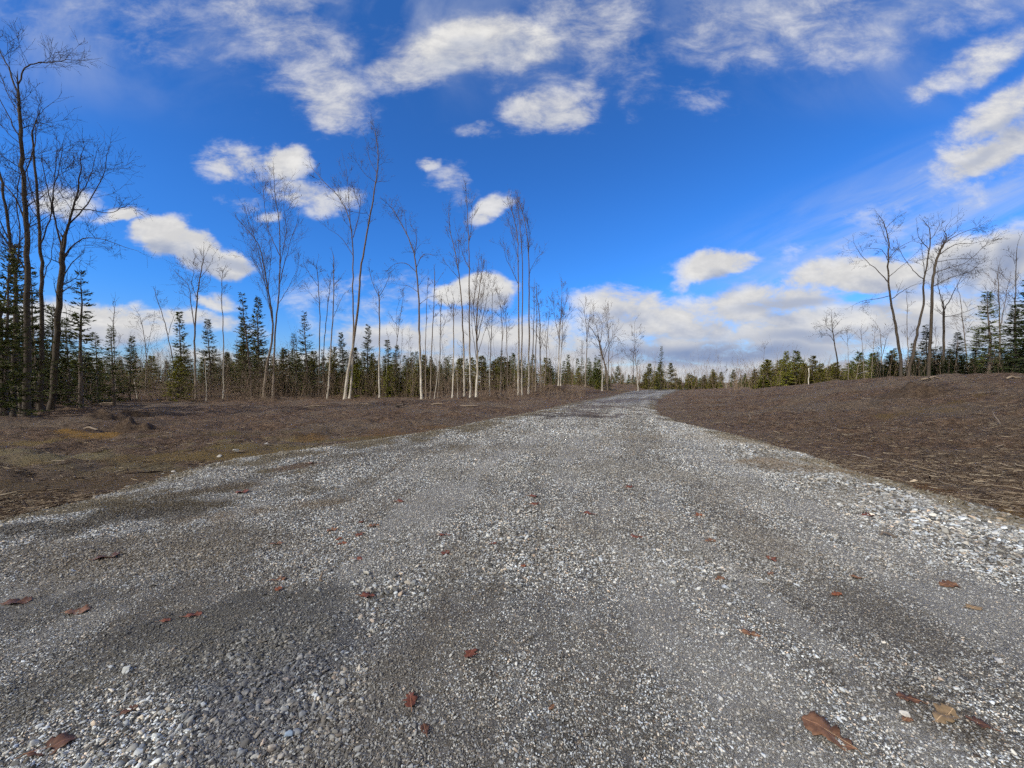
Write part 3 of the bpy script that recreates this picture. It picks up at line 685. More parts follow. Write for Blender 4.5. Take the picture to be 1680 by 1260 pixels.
for i, (px, py) in enumerate([(1205,636),(1217,636),(1252,634),(1268,634),(1300,632),(1392,628),(1405,628),(1418,627),(1430,627),(1512,622),(1536,622),(1568,621),(1600,620),(1612,620),(1650,620),(1660,619)]):
    rd = random.Random(900+i); Yd = 75 if px < 1240 else 50 if px < 1380 else 34
    hh = rd.uniform(2, 5.0)*F/Yd; lean = rd.uniform(-6, 6)
    bare_tree('thin leafless sapling poking up from the hedge right of the road', Yd, [([(px,py),(px+lean*.3,py-hh*.5),(px+lean,py-hh)], .035, .012)],
              mat_grey, name='sapling', cat='sapling', group='thin saplings in the hedge right of the road', tw=1.0, start=.3, lvl=1, kids=4, dens=1.0, seed=i)

print('T bare', time.time()-T0)
# ------------------------------------------------------------------ conifers
def needle_mat(name, c1, c2, c3):
    m, t, b = material(name)
    g = t.n('ShaderNodeNewGeometry'); oi = t.n('ShaderNodeObjectInfo')
    c = t.ramp(g.outputs['Random Per Island'], [(0, c1), (.5, c2), (1, c3)])
    tc = t.n('ShaderNodeTexCoord')
    n = t.noise(tc.outputs['Object'], 1.3, 3)
    c = t.mix(t.mr(n, .5, .7, 0, .5), c, tuple(x*1.5 for x in c3))
    hs = t.n('ShaderNodeHueSaturation', ins={'Color': c}); lk(t, t.mr(oi.outputs['Random'], 0, 1, .7, 1.3, 'LINEAR'), hs.inputs['Value'])
    lk(t, t.mr(oi.outputs['Random'], 0, 1, .485, .515, 'LINEAR'), hs.inputs['Hue'])
    lk(t, hs.outputs[0], b.inputs['Base Color'])
    b.inputs['Roughness'].default_value = .6
    return m
mat_spruce = needle_mat('spruce_needles', (.045,.058,.014), (.08,.095,.022), (.13,.14,.034))
mat_pine = needle_mat('pine_needles', (.10,.105,.014), (.18,.175,.024), (.26,.235,.038))
mat_fir_dark = needle_mat('dark_fir_needles', (.018,.028,.009), (.034,.048,.014), (.055,.07,.022))
def conifer(H, W, seed, z0=.12, dens=1.0, sparse=.0, upt=.25, spray=.34, lean=0):
    rd = np.random.default_rng(seed)
    tb = Tubes()
    nseg = 9
    wx_ = np.cumsum(rd.normal(0, .02*H/6, nseg+1)); wy_ = np.cumsum(rd.normal(0, .02*H/6, nseg+1)); wx_[0]=wy_[0]=0
    zs = np.linspace(0, H, nseg+1)
    r0 = .011*H+.02
    tb.add([(wx_[i]+lean*zs[i], wy_[i], zs[i]-(.12 if i == 0 else 0)) for i in range(nseg+1)], [r0*(1-zs[i]/H)+.008 for i in range(nseg+1)], 6)
    nb = int(H/.22*4.2*dens)
    T = []
    for k in range(nb):
        u = z0+(1-z0)*rd.random()**.9; z = u*H
        cx = np.interp(z, zs, wx_)+lean*z; cy = np.interp(z, zs, wy_)
        az = rd.uniform(0, 2*math.pi)
        prof = (1-u)**1.0*(.35+.65*min(1, (u-z0+.08)/.2))
        L = W*prof*rd.choice([rd.uniform(.3,.8), rd.uniform(.7,1.25)])+.12
        if rd.random() < sparse: continue
        slope = upt*(u-.35)*1.6+rd.normal(0, .1)-.12*(1-u)
        n = 5; bp_ = []
        for i in range(n+1):
            s = i/n
            rr = L*s; zz = z+L*(slope*s+.16*s*s)
            a2 = az+.12*math.sin(s*3+k)
            bp_.append((cx+rr*math.cos(a2), cy+rr*math.sin(a2), zz))
        tb.add(bp_, [max(.004, .018*(1-i/n)*L/W+.004) for i in range(n+1)], 3)
        ns = max(5, int(L/.045))
        s = rd.uniform(.12, 1.0, ns)
        B = np.array(bp_); si = s*n; ii = np.minimum(si.astype(int), n-1); fr = (si-ii)[:,None]
        base = B[ii]*(1-fr)+B[ii+1]*fr
        dirb = B[ii+1]-B[ii]; dirb /= np.linalg.norm(dirb, axis=1)[:,None]
        side = np.cross(dirb, [0,0,1.0]); side /= np.linalg.norm(side, axis=1)[:,None]
        sg = rd.choice([-1,1], ns)[:,None]
        dv = dirb*rd.uniform(.3,1.0,(ns,1))+side*sg*rd.uniform(.3,1.0,(ns,1))+np.array([0,0,1.0])*rd.normal(.02,.25,(ns,1))
        dv /= np.linalg.norm(dv, axis=1)[:,None]
        ln = spray*rd.uniform(.4,1.1,(ns,1))*(1.15-s[:,None]*.6)
        wv = np.cross(dv, rd.normal(size=(ns,3))); wv /= np.linalg.norm(wv, axis=1)[:,None]
        wd = ln*rd.uniform(.07,.14,(ns,1))
        # a spray = two crossed narrow blades
        for q_ in range(2):
            w2 = wv if q_ == 0 else np.cross(dv, wv)
            T.append(np.stack([base, base+dv*ln*.45+w2*wd, base+dv*ln, base+dv*ln*.45-w2*wd], 1))
    # tuft at the tip
    T = np.concatenate(T)
    V = T.reshape(-1,3); Q = np.arange(len(V)).reshape(-1,4)
    return tb, V, Q
def conifer_meshes(nm, *a, **k):
    tb, V, Q = conifer(*a, **k)
    return (tb.mesh('trunk'), mesh_np('crown', V, Q), V, Q, tb)
SPR = [conifer_meshes('s', 6.5, 1.6, 10+i, z0=.03+.05*(i%3), dens=1.75+.2*(i%3), sparse=.1*(i%4), upt=.3, spray=.27) for i in range(9)]
PIN = [conifer_meshes('p', 4.0, 1.55, 40+i, z0=.03, dens=2.9, upt=.6, spray=.28) for i in range(7)]
DRK = [conifer_meshes('d', 7.5, 1.9, 70+i, z0=.04, dens=1.8, sparse=.1*(i%2), upt=.15, spray=.32) for i in range(4)]
for L_, mm in ((SPR, mat_spruce), (PIN, mat_pine), (DRK, mat_fir_dark)):
    for v in L_: v[0].materials.append(mat_cbark); v[1].materials.append(mm)
cnt = [0]
def place_conifer(kind, px, Y, top, label, group=None, name=None, wide=1.0, cat='tree', dx=0):
    """px column, distance, photo row of its top"""
    x = wx(px, Y)+dx; z = hz(x, Y)
    H = max(1.0, wz(top, Y)-z)
    L_, H0, nm = {'s': (SPR, 6.5, 'spruce_tree'), 'p': (PIN, 4.0, 'pine_tree'), 'd': (DRK, 7.5, 'fir_tree')}[kind]
    v = L_[cnt[0] % len(L_)]; cnt[0] += 1
    root = empty(name or nm, (x, Y, z-.05)); tag(root, label, cat, group)
    k = H/H0; w = k**.75*wide
    root.scale = (w, w, k); root.rotation_euler = (rnd.gauss(0,.025), rnd.gauss(0,.025), rnd.uniform(0, 6.28))
    for nm_, me_ in (('trunk', v[0]), ('crown', v[1])):
        o = bpy.data.objects.new(nm_, me_); COL.objects.link(o); o.parent = root
    return root
# distinct ones
place_conifer('s', 10, 15.5, 405, 'dark dense fir at the far left margin, foremost of the left cluster', wide=.9)
place_conifer('s', 36, 18, 405, 'dark fir hugging the hooked-top bare tree at the left', wide=.85)
place_conifer('s', 62, 20.5, 440, 'dark fir between the hooked-top tree and the fan-crowned tree', wide=.8)
place_conifer('s', 133, 20, 445, 'leaning spruce with layered tip, right of the fan-crowned tree at the left')
place_conifer('s', 112, 21.5, 520, 'shadowed spruce under the fan-crowned tree at the left', wide=.9)
place_conifer('s', -20, 15, 420, 'dark fir cut by the left margin of the picture')
place_conifer('s', 160, 27, 545, 'small spruce left of the thin straight tree over the brush')
place_conifer('s', 187, 26, 535, 'slim double-topped spruce standing alone in the left gap')
place_conifer('s', 213, 34, 552, 'small ragged spruce in the left gap beside the slim double-topped one')
place_conifer('p', 290, 33, 585, 'dark round bushy fir low beside the left clearing', wide=1.1)
place_conifer('s', 300, 38, 513, 'pointed spruce left of the ragged-crowned bare tree')
place_conifer('s', 345, 38, 524, 'pointed spruce right of the ragged-crowned bare tree')
place_conifer('s', 414, 38, 482, 'tallest dark spruce just left of the two-stemmed broad bare tree')
place_conifer('s', 429, 41, 488, 'spruce tip between the tallest dark spruce and the broad bare tree')
place_conifer('s', 398, 43, 522, 'spruce with upswept boughs left of the tallest dark spruce')
place_conifer('s', 507, 40, 512, 'tall pointed spruce left of the bare poles')
place_conifer('s', 487, 42, 548, 'spruce close left of the tall pointed one near the bare poles')
place_conifer('s', 565, 43, 545, 'spruce right behind the foot of the tallest sinuous birch')
place_conifer('s', 604, 44, 532, 'open airy spruce between the sinuous birch and the Y-forked birch')
place_conifer('s', 640, 42, 558, 'bushy spruce just right of the Y-forked birch', wide=1.2)
place_conifer('s', 650, 44, 566, 'dense spruce left of the crooked bent tree', wide=1.1)
place_conifer('s', 823, 46, 575, 'small pointed pine standing out in the central row', wide=1.0)
place_conifer('s', 853, 48, 590, 'little spruce in front of the close right-hand birch group')
place_conifer('s', 903, 52, 588, 'bushy spruce left of the lone slender birch', wide=1.2)
place_conifer('s', 1083, 72, 568, 'lone sparse spruce rising above the far hedge beside the road end', wide=.85)
place_conifer('p', 1290, 46, 577, 'tallest green pine in the hedge right of the road')
place_conifer('p', 1332, 44, 584, 'bushy yellow-green pine behind the short white pole', wide=1.3)
place_conifer('d', 1522, 31, 532, 'dark pine with spiky crown behind the right-leaning bare trees')
place_conifer('d', 1568, 29, 545, 'broad dark pine right of the bare trees with sweeping limbs', wide=1.3)
place_conifer('s', 1622, 29, 478, 'tall slender spruce on the right bank', wide=1.15)
place_conifer('d', 1602, 31, 545, 'dark fir left of the tall slender spruce on the right bank', wide=1.1)
place_conifer('d', 1664, 26, 500, 'dark fir near the right margin of the picture', wide=1.1)
place_conifer('d', 1692, 24, 440, 'tall dark fir cut by the right margin of the picture', wide=1.1)
place_conifer('p', 1463, 33, 575, 'round dark bush pine left of the curved bare tree', wide=1.0)
place_conifer('d', 1500, 33, 562, 'dark pine between the feet of the right-leaning bare trees', wide=1.0)
place_conifer('p', 1410, 42, 596, 'low rounded pine between the lone leaning tree and the right-hand firs', wide=1.2)
place_conifer('d', 1438, 37, 577, 'dark round-topped fir at the left end of the right-hand firs', wide=1.0)
# look-alikes of the rows
def row(kinds, xs, Yf, topf, label, group, wide=1.0, jitter=6):
    for i, px in enumerate(xs):
        rd = random.Random(int(px*31)+len(xs))
        place_conifer(kinds[i % len(kinds)], px+rd.uniform(-jitter, jitter)*1.6, Yf(px)*rd.uniform(.97,1.12), topf(px)+rd.uniform(-8, 26), label, group, wide=wide*rd.uniform(.75,1.5))
row('sd', np.arange(-60, 100, 15), lambda p: 19+.05*max(p,0), lambda p: 560, 'dark young fir in the shade of the tall trees at the left edge', 'dark young firs under the left edge trees')
row('s', [-70,-45,-10,25,50,80], lambda p: 25, lambda p: 500, 'tall dark fir behind the bare trees at the left edge', 'dark firs behind the left edge trees')
row('sd', np.arange(-60, 170, 22), lambda p: 29, lambda p: 575, 'dark fir in the second row at the left edge', 'dark firs of the second row at the left edge', 1.3)
row('sp', np.arange(150, 380, 21), lambda p: 44, lambda p: 588, 'small spruce in the thin stand behind the left clearing', 'small spruces behind the left clearing')
row('sps', np.arange(380, 590, 9), lambda p: 44, lambda p: 572, 'dark green young spruce in the row behind the two-stemmed broad tree and bare poles', 'young spruces behind the bare poles')
row('psp', np.arange(590, 720, 8), lambda p: 44, lambda p: 586, 'bushy mid-green young pine in the row right of the sinuous birch', 'young pines right of the sinuous birch')
row('p', np.arange(556, 700, 12), lambda p: 41, lambda p: 606, 'low yellow-green pine in the front row right of the sinuous birch', 'low yellow-green pines right of the sinuous birch', 1.2)
row('pps', np.arange(700, 900, 8), lambda p: 46+(p-700)*.03, lambda p: 592, 'low green pine in the hedge behind the central birches', 'low pines behind the central birches', 1.2)
row('p', np.arange(885, 1000, 9), lambda p: 62, lambda p: 607, 'low green pine behind the lone slender birch and the fan-crowned maple', 'low pines by the fan-crowned maple', 1.0, 4)
row('p', np.arange(1050, 1178, 7), lambda p: 86, lambda p: 604, 'low rounded pine in the far hedge at the end of the road', 'low pines at the end of the road', 1.5, 4)
row('p', np.arange(1240, 1360, 7), lambda p: 48, lambda p: 593, 'low green pine in the hedge right of the road', 'low pines right of the road', 1.5)
row('p', np.arange(1350, 1450, 9), lambda p: 46, lambda p: 601, 'low olive pine between the lone leaning tree and the right-hand firs', 'low pines by the lone leaning tree', 1.2)
row('d', np.arange(1440, 1740, 14), lambda p: 37, lambda p: 578-(p-1450)*.03, 'dark fir in the second row on the right bank', 'dark firs of the second row on the right bank', 1.5)
row('d', np.arange(1450, 1720, 10), lambda p: 31-(p-1450)*.012, lambda p: 582-(p-1450)*.05, 'dark fir in the dense row on the right bank', 'dark firs on the right bank', 1.2)

print('T con', time.time()-T0)
# ------------------------------------------------------------------ far wood, brush (uncountable)
def merged(name, items, mat, label, cat):
    V_, Q_ = [], []; n = 0
    for (V, Q, x, y, z, w, k, a) in items:
        ca, sa = math.cos(a), math.sin(a)
        W = np.stack([(V[:,0]*ca-V[:,1]*sa)*w+x, (V[:,0]*sa+V[:,1]*ca)*w+y, V[:,2]*k+z], -1)
        V_.append(W); Q_.append(Q+n); n += len(V)
    o = link(name, mesh_np(name, np.concatenate(V_), np.concatenate(Q_)), mat)
    tag(o, label, cat, None, 'stuff'); return o
items = []
rd = random.Random(4)
def far_items(n, pxr, Yr, Hr, src):
    for i in range(n):
        px = rd.uniform(*pxr); Yd = rd.uniform(*Yr); x = wx(px, Yd); H = rd.uniform(*Hr)
        v = rd.choice(src); V, Q = v[2], v[3]
        H0 = {id(SPR): 6.5, id(PIN): 4.0, id(DRK): 7.5}[id(src)]
        m = max(1, int(len(Q)*.5)); keep = np.sort(np.random.default_rng(i).choice(len(Q), m, replace=False))
        Vk = V.reshape(-1,4,3)[keep]; c = Vk.mean(1, keepdims=True); Vk = (c+(Vk-c)*1.4).reshape(-1,3)
        items.append((Vk, np.arange(len(Vk)).reshape(-1,4), x, Yd, float(h_base(x, Yd)), (H/H0)**.8*1.3, H/H0, rd.uniform(0,6)))
far_items(90, (-60, 400), (60, 95), (2.5, 6.5), SPR)
far_items(150, (380, 1000), (62, 110), (3, 6.5), SPR)
far_items(70, (900, 1260), (110, 200), (2.5, 5.5), PIN)
far_items(45, (1240, 1720), (62, 110), (3, 7), PIN)
merged('distant_wood', items, mat_spruce, 'low distant evergreen wood seen between the nearer trees', 'wood')
tb = Tubes(); rd = random.Random(8)
def brush(n, pxr, Yr, Hr, lvl=1, rr=.012):
    for i in range(n):
        px = rd.uniform(*pxr); Yd = rd.uniform(*Yr); x = wx(px, Yd); z = hz(x, Yd); Hh = rd.uniform(*Hr)
        grow(tb, rd, Vector((x, Yd, z-.05)), Vector((rd.gauss(0,.15), rd.gauss(0,.15), 1)).normalized(), Hh, rr*rd.uniform(.7,1.6)*Yd/40, lvl, .3, .1, 5, .6, .006*Yd/40)
brush(800, (130, 460), (33, 75), (1.0, 5.0))
brush(260, (-40, 150), (20, 34), (.6, 2.4), 1, .02)
brush(420, (430, 900), (37, 60), (.8, 4.5))
brush(600, (420, 960), (36, 43), (.4, 3.0))
brush(420, (120, 440), (30, 40), (.3, 2.4))
brush(160, (880, 1180), (66, 100), (1.2, 3.5))
brush(260, (1190, 1500), (40, 70), (1.0, 3.2))
brush(140, (1440, 1720), (26, 40), (.8, 3.0))
mat_brush = bark('brush_bark', (.26,.19,.135), (.17,.125,.09), (.08,.06,.042))
bo = link('brush', tb.mesh('brush'), mat_brush); tag(bo, 'tangle of leafless grey-brown undergrowth between the trees', 'undergrowth', None, 'stuff')
tb = Tubes(); rd = random.Random(9)
brush(700, (-80, 1240), (80, 160), (3, 9.5), 1, .02)
brush(220, (1240, 1750), (70, 120), (3, 8), 1, .02)
bo = link('distant_bare_wood', tb.mesh('distant_bare_wood'), mat_brush); tag(bo, 'far leafless woodland showing as a grey-brown haze of stems above the evergreens', 'wood', None, 'stuff')

print('T brush', time.time()-T0)
# ------------------------------------------------------------------ wood litter on the soil
mat_litter, t, b = material('wood_litter')
g = t.n('ShaderNodeNewGeometry')
c = t.ramp(g.outputs['Random Per Island'], [(0,(.025,.015,.011)),(.3,(.085,.058,.04)),(.62,(.16,.12,.088)),(.88,(.27,.215,.155)),(1,(.46,.39,.29))])
lk(t, c, b.inputs['Base Color'])
def litter(n, gen, lr, rr):
    x, y = gen(n); k = off_road(x, y) > -.1+.5*rng.random(len(x))**3; x, y = x[k], y[k]; n = len(x)
    k = np.ones(len(x), bool)
    for (cx, cy, ax, ay, rot) in MC:
        u = ((x-cx)*math.cos(rot)+(y-cy)*math.sin(rot))/ax; v = (-(x-cx)*math.sin(rot)+(y-cy)*math.cos(rot))/ay
        k &= ~((u*u+v*v < 1) & (rng.random(len(x)) < .8))
    k &= fbm(x*.9, y*.9, 3, 200)+rng.random(len(x))*.5 > .62
    x, y = x[k], y[k]; n = len(x)
    z = h(x, y)
    L = lr[0]+(lr[1]-lr[0])*rng.random(n)**2.5; r = rr[0]+(rr[1]-rr[0])*rng.random(n)**2
    az = rng.normal(.5, 1.0, n); el = rng.normal(0, .12, n)
    d = np.stack([np.cos(az)*np.cos(el), np.sin(az)*np.cos(el), np.sin(el)], -1)
    sd = np.stack([-np.sin(az), np.cos(az), 0*az], -1); up = np.cross(d, sd)
    c = np.stack([x, y, z+r*.6], -1)
    bend = (rng.normal(0, .08, n)*L)[:,None]*sd
    V = []
    for s_, m_ in ((-.5,0), (0,1), (.5,0)):
        for a in (0, 2.094, 4.189):
            V.append(c+d*(s_*L)[:,None]+m_*bend+(sd*math.cos(a)+up*math.sin(a))*(r*(1 if m_ else .6))[:,None])
    V = np.stack(V, 1).reshape(-1,3)
    o = (np.arange(n)*9)[:,None]
    Q = []
    for i in (0, 3):
        for a in range(3):
            a2 = (a+1) % 3
            Q.append(np.concatenate([o+i+a, o+i+a2, o+i+3+a2, o+i+3+a], 1))
    return V, np.concatenate(Q)
def g_left(n): 
    Yv = 3.5*(50/3.5)**rng.random(n); l, r = edges(Yv); return l-rng.random(n)**1.2*(Yv*1.45+l), Yv
def g_right(n):
    Yv = 3.5*(60/3.5)**rng.random(n); l, r = edges(Yv); return r+rng.random(n)**1.1*np.maximum(Yv*1.45-r, 1), Yv
VV, QQ = [], []; off = 0
for (n, g_, lr, rr) in ((60000, g_left, (.03,.28), (.002,.008)), (900, g_left, (.2,.8), (.004,.014)), (70000, g_right, (.03,.28), (.002,.008)), (900, g_right, (.2,.8), (.004,.012))):
    V, Q = litter(n, g_, lr, rr); VV.append(V); QQ.append(Q+off); off += len(V)
lo = link('wood_litter', mesh_np('wood_litter', np.concatenate(VV), np.concatenate(QQ)), mat_litter)
tag(lo, 'shredded bark, twigs and chips littering the bare soil', 'litter', None, 'stuff')

# individual pieces of wood and stones on the soil
mat_pale, t, b = material('weathered_wood')
tc = t.n('ShaderNodeTexCoord'); mp = t.n('ShaderNodeMapping', ins={'Vector': tc.outputs['Object']}); mp.inputs['Scale'].default_value = (2,14,14)
c = t.ramp(t.noise(mp.outputs[0], 3, 5, .7), [(.3,(.10,.075,.055)),(.5,(.24,.19,.145)),(.75,(.40,.33,.25))]); lk(t, c, b.inputs['Base Color'])
def stick(px, py, L, r, ang, label, name='fallen_branch', cat='branch', mat=None, forks=2, el=.06):
    x, y = gpt(px, py); z = hz(x, y)
    rd = random.Random(int(px*7+py)); tb = Tubes()
    d = Vector((math.cos(ang), math.sin(ang), el)).normalized()
    pts = [d*(L*(s-.5))+Vector((0, 0, r*.8+.03*math.sin(s*5)))+rvec(rd)*.02 for s in (0,.2,.4,.6,.8,1)]
    tb.add(pts, [r*.8, r, r, r*.9, r*.75, r*.4], 7)
    for k in range(forks):
        q = pts[rd.randint(1,4)]; s = Vector((rd.gauss(0,1), rd.gauss(0,1), rd.uniform(.1,.7))).normalized()
        grow(tb, rd, q, s, L*.35, r*.45, 1, .1, .15, 2, .6)
    o = link(name, tb.mesh(name), mat or mat_pale); o.location = (x, y, z); tag(o, label, cat)
stick(720, 664, 1.1, .06, .2, 'pale barkless piece of wood on the soil below the Y-forked birch', forks=0)
stick(600, 665, .8, .05, -.1, 'short pale split of wood on the soil under the sinuous birch', forks=0)
stick(520, 668, 1.5, .045, .3, 'long pale branch lying left of the sinuous birch', forks=1)
stick(655, 668, 1.2, .07, .6, 'dark root clump with pale splinters on the left clearing', name='root_clump', cat='roots', mat=mat_cbark, forks=7, el=.3)
stick(768, 668, 1.6, .05, .1, 'pale straight branch on the soil before the tall birches', forks=1)
stick(615, 655, 1.3, .04, 1.2, 'broken brown branch propped up at the edge of the young pines', mat=mat_cbark, forks=3, el=.9)
stick(1230, 690, .9, .02, 1.0, 'thin stick poking up from the middle of the right bank', mat=mat_cbark, forks=1, el=1.2)
stick(1640, 695, .8, .02, 1.3, 'thin upright twig on the right bank near the picture margin', mat=mat_cbark, forks=1, el=1.5)
stick(1640, 735, 1.3, .016, .3, 'long thin pale stick lying on the lower right bank', forks=1)
stick(1535, 622, .9, .05, .1, 'pale cut log on top of the right bank by the dark firs', name='cut_log', cat='log', forks=0)
stick(1522, 624, .6, .05, -.3, 'shorter pale log end beside the long cut log on the bank', name='cut_log', cat='log', forks=0)
stick(1662, 621, .7, .045, 0, 'white weathered log at the top of the right bank by the margin', name='cut_log', cat='log', forks=0)
stick(180, 663, 1.2, .05, .1, 'pale log piece at the foot of the left brush', name='cut_log', cat='log', forks=0)
stick(150, 705, .7, .03, -.3, 'small pale stick beside the orange moss patch', forks=0)
stick(1465, 885, .17, .012, -.25, 'short brown stick lying on the coarse stone at the right', mat=mat_cbark, forks=0, el=0)
stick(537, 955, .11, .008, .1, 'small pale splinter on the gravel left of the centre leaf', forks=0, el=0)
stick(410, 565, 0.01, .001, 0, 'x') if False else None
# leaning dead stem in the left gap
o_ = bare_tree('pale dead stem fallen slantwise among the brush in the left gap', 36, [([(226,622),(215,602),(205,590),(195,583)],.06,.03)], name='dead_stem', cat='tree', tw=.3, dens=.1, lvl=0)
# dirt mounds with roots
mat_mound, t, b = material('turned_earth')
P, P3 = flat_pos(t); base, hgt = soil_layers(t, P3); c = t.mix(.6, base, (.035,.024,.018)); lk(t, c, b.inputs['Base Color'])
bp = t.n('ShaderNodeBump', ins={'Height': hgt, 'Strength': 1.0, 'Distance': .15}); lk(t, bp.outputs[0], b.inputs['Normal'])
def mound(px, py, a, b_, hh, label):
    x, y = gpt(px, py); n = 44
    u = np.linspace(-1, 1, n); U, W = np.meshgrid(u, u, indexing='ij'); rr = np.hypot(U, W)
    Xm = x+U*a; Ym = y+W*b_
    Zm = h(Xm, Ym)+hh*ss(1.1-rr)*(.1+1.7*fbm(Xm*3.5, Ym*3.5, 5, int(px)))-.06-.12*ss(rr-.7)
    idx = np.arange(n*n).reshape(n, n); q = np.stack([idx[:-1,:-1], idx[1:,:-1], idx[1:,1:], idx[:-1,1:]], -1).reshape(-1,4)
    keep = (rr.reshape(-1)[q] < 1.0).any(1)
    z0 = hz(x, y)
    o = link('earth_mound', mesh_np('earth_mound', np.stack([Xm-x, Ym-y, Zm-z0], -1).reshape(-1,3), q[keep], True), mat_mound); o.location = (x, y, z0)
    tag(o, label, 'mound')
mound(178, 684, 1.1, .7, .26, 'dark heap of turned earth at the edge of the left clearing')
mound(222, 682, 1.0, .6, .24, 'lower dark earth heap just right of the bigger heap at left')
mound(212, 702, 1.0, .5, .30, 'small rough clod heap in front of the two dark heaps')
mound(1500, 640, 2.0, 1.0, .3, 'low dark hump on the upper right bank')
mound(905, 640, 3.0, 1.5, .55, 'brown berm of scraped earth at the foot of the lone slender birch')
mound(800, 655, 2.5, 1.2, .4, 'brown earth hump with twigs at the foot of the bushy birch')
mound(440, 658, 2.6, 1.0, .35, 'earth hump at the foot of the two-stemmed broad tree')

# ------------------------------------------------------------------ fallen leaves
def leaf_mat(name, c1, c2):
    m, t, b = material(name)
    tc = t.n('ShaderNodeTexCoord'); n = t.noise(tc.outputs['Object'], 40, 4, .6)
    c = t.mix(t.mr(n, .35, .65), c1, c2)
    sp = t.n('ShaderNodeSeparateXYZ', ins={0: tc.outputs['Object']})
    v = t.math('ABSOLUTE', sp.outputs[1]); c = t.mix(t.mr(v, .0008, .0022, .7, 0), c, tuple(min(1, x*2.2) for x in c2))
    lk(t, c, b.inputs['Base Color']); b.inputs['Roughness'].default_value = .55
    return m
LM = {'r': leaf_mat('red_leaf', (.10,.035,.022), (.16,.058,.038)), 'b': leaf_mat('brown_leaf', (.12,.062,.036), (.19,.10,.06)),
      't': leaf_mat('tan_leaf', (.17,.12,.07), (.24,.17,.105)), 'd': leaf_mat('dark_leaf', (.06,.03,.022), (.11,.055,.035)), 'o': leaf_mat('orange_leaf', (.16,.055,.027), (.22,.08,.04))}
def leaf_mesh(kind, seed):
    rd = random.Random(seed); out = []
    # half outline of a lobed leaf, x along the midrib 0..1
    if kind == 'oak':
        half = [(0,.012),(.08,.05),(.14,.15),(.20,.18),(.25,.15),(.31,.19),(.36,.27),(.43,.31),(.47,.27),(.50,.24),(.55,.26),(.61,.33),(.68,.35),(.71,.28),(.74,.23),(.79,.24),(.85,.25),(.90,.20),(.92,.12),(.97,.08),(1,.0)]
    else:
        half = [(0,.012),(.10,.06),(.11,.20),(.20,.33),(.28,.27),(.33,.19),(.40,.27),(.43,.40),(.52,.46),(.59,.36),(.60,.24),(.64,.18),(.71,.21),(.77,.27),(.86,.22),(.87,.13),(.94,.06),(1,0)]
    up = [(x+rd.uniform(-.015,.015), y*rd.uniform(.85,1.15)) for x, y in half]; dn = [(x+rd.uniform(-.015,.015), -y*rd.uniform(.85,1.15)) for x, y in half]
    cur = rd.uniform(.15,.6); tw_ = rd.uniform(-.3,.3)
    V = []; Fq = []
    def pos(x, y):
        z = cur*(y*y)*1.1+.16*cur*(x-.5)**2+.05*math.sin(x*9+y*7+seed)+tw_*y*x*.4
        return (x-.5, y, z+.01)
    n = len(half)
    for i in range(n):
        mx = half[i][0]
        V.append(pos(mx, 0)); V.append(pos((mx+up[i][0])/2, up[i][1]*.5)); V.append(pos(*up[i])); V.append(pos((mx+dn[i][0])/2, dn[i][1]*.5)); V.append(pos(*dn[i]))
    for i in range(n-1):
        a = i*5; b2 = a+5
        Fq += [(a, b2, b2+1, a+1), (a+1, b2+1, b2+2, a+2), (a+3, b2+3, b2, a), (a+4, b2+4, b2+3, a+3)]
    return np.array(V), np.array(Fq)
def leaf(px, py, size, rotz, kind, mk, label, tilt=.09):
    Yp = EYE*F/(py-HOR); x, y = wx(px, Yp), Yp
    z = float(hroad(np.array([x]), np.array([y]))[0])+.007
    rd = random.Random(int(px*17+py))
    V, Q = leaf_mesh(kind, int(px+py))
    V = V*size*(.9 if size < .15 else 1)*(1, rd.uniform(.8,1.15), 1)
    root = empty('fallen_leaf', (x, y, z)); root.rotation_euler = (rd.uniform(-tilt,tilt), rd.uniform(-tilt,tilt), rotz); tag(root, label, 'leaf')
    bl = link('blade', mesh_np('blade', V, Q, True), LM[mk], root)
    md = bl.modifiers.new('thick', 'SOLIDIFY'); md.thickness = .0007
    tb = Tubes(); m = lambda x_: Vector(V[int(round(x_*(len(V)//5-1)))*5])
    tb.add([Vector((-size*.68, size*.03*rd.uniform(-1,1), size*.03)), Vector((-size*.58, 0, size*.02)), m(0)+Vector((0,0,.001)), m(.5)+Vector((0,0,.001)), m(.9)+Vector((0,0,.001))], [.0013,.0012,.0012,.0009,.0005], 4)
    link('stem', tb.mesh('stem'), LM['t' if mk in 'tb' else 'b'], root)
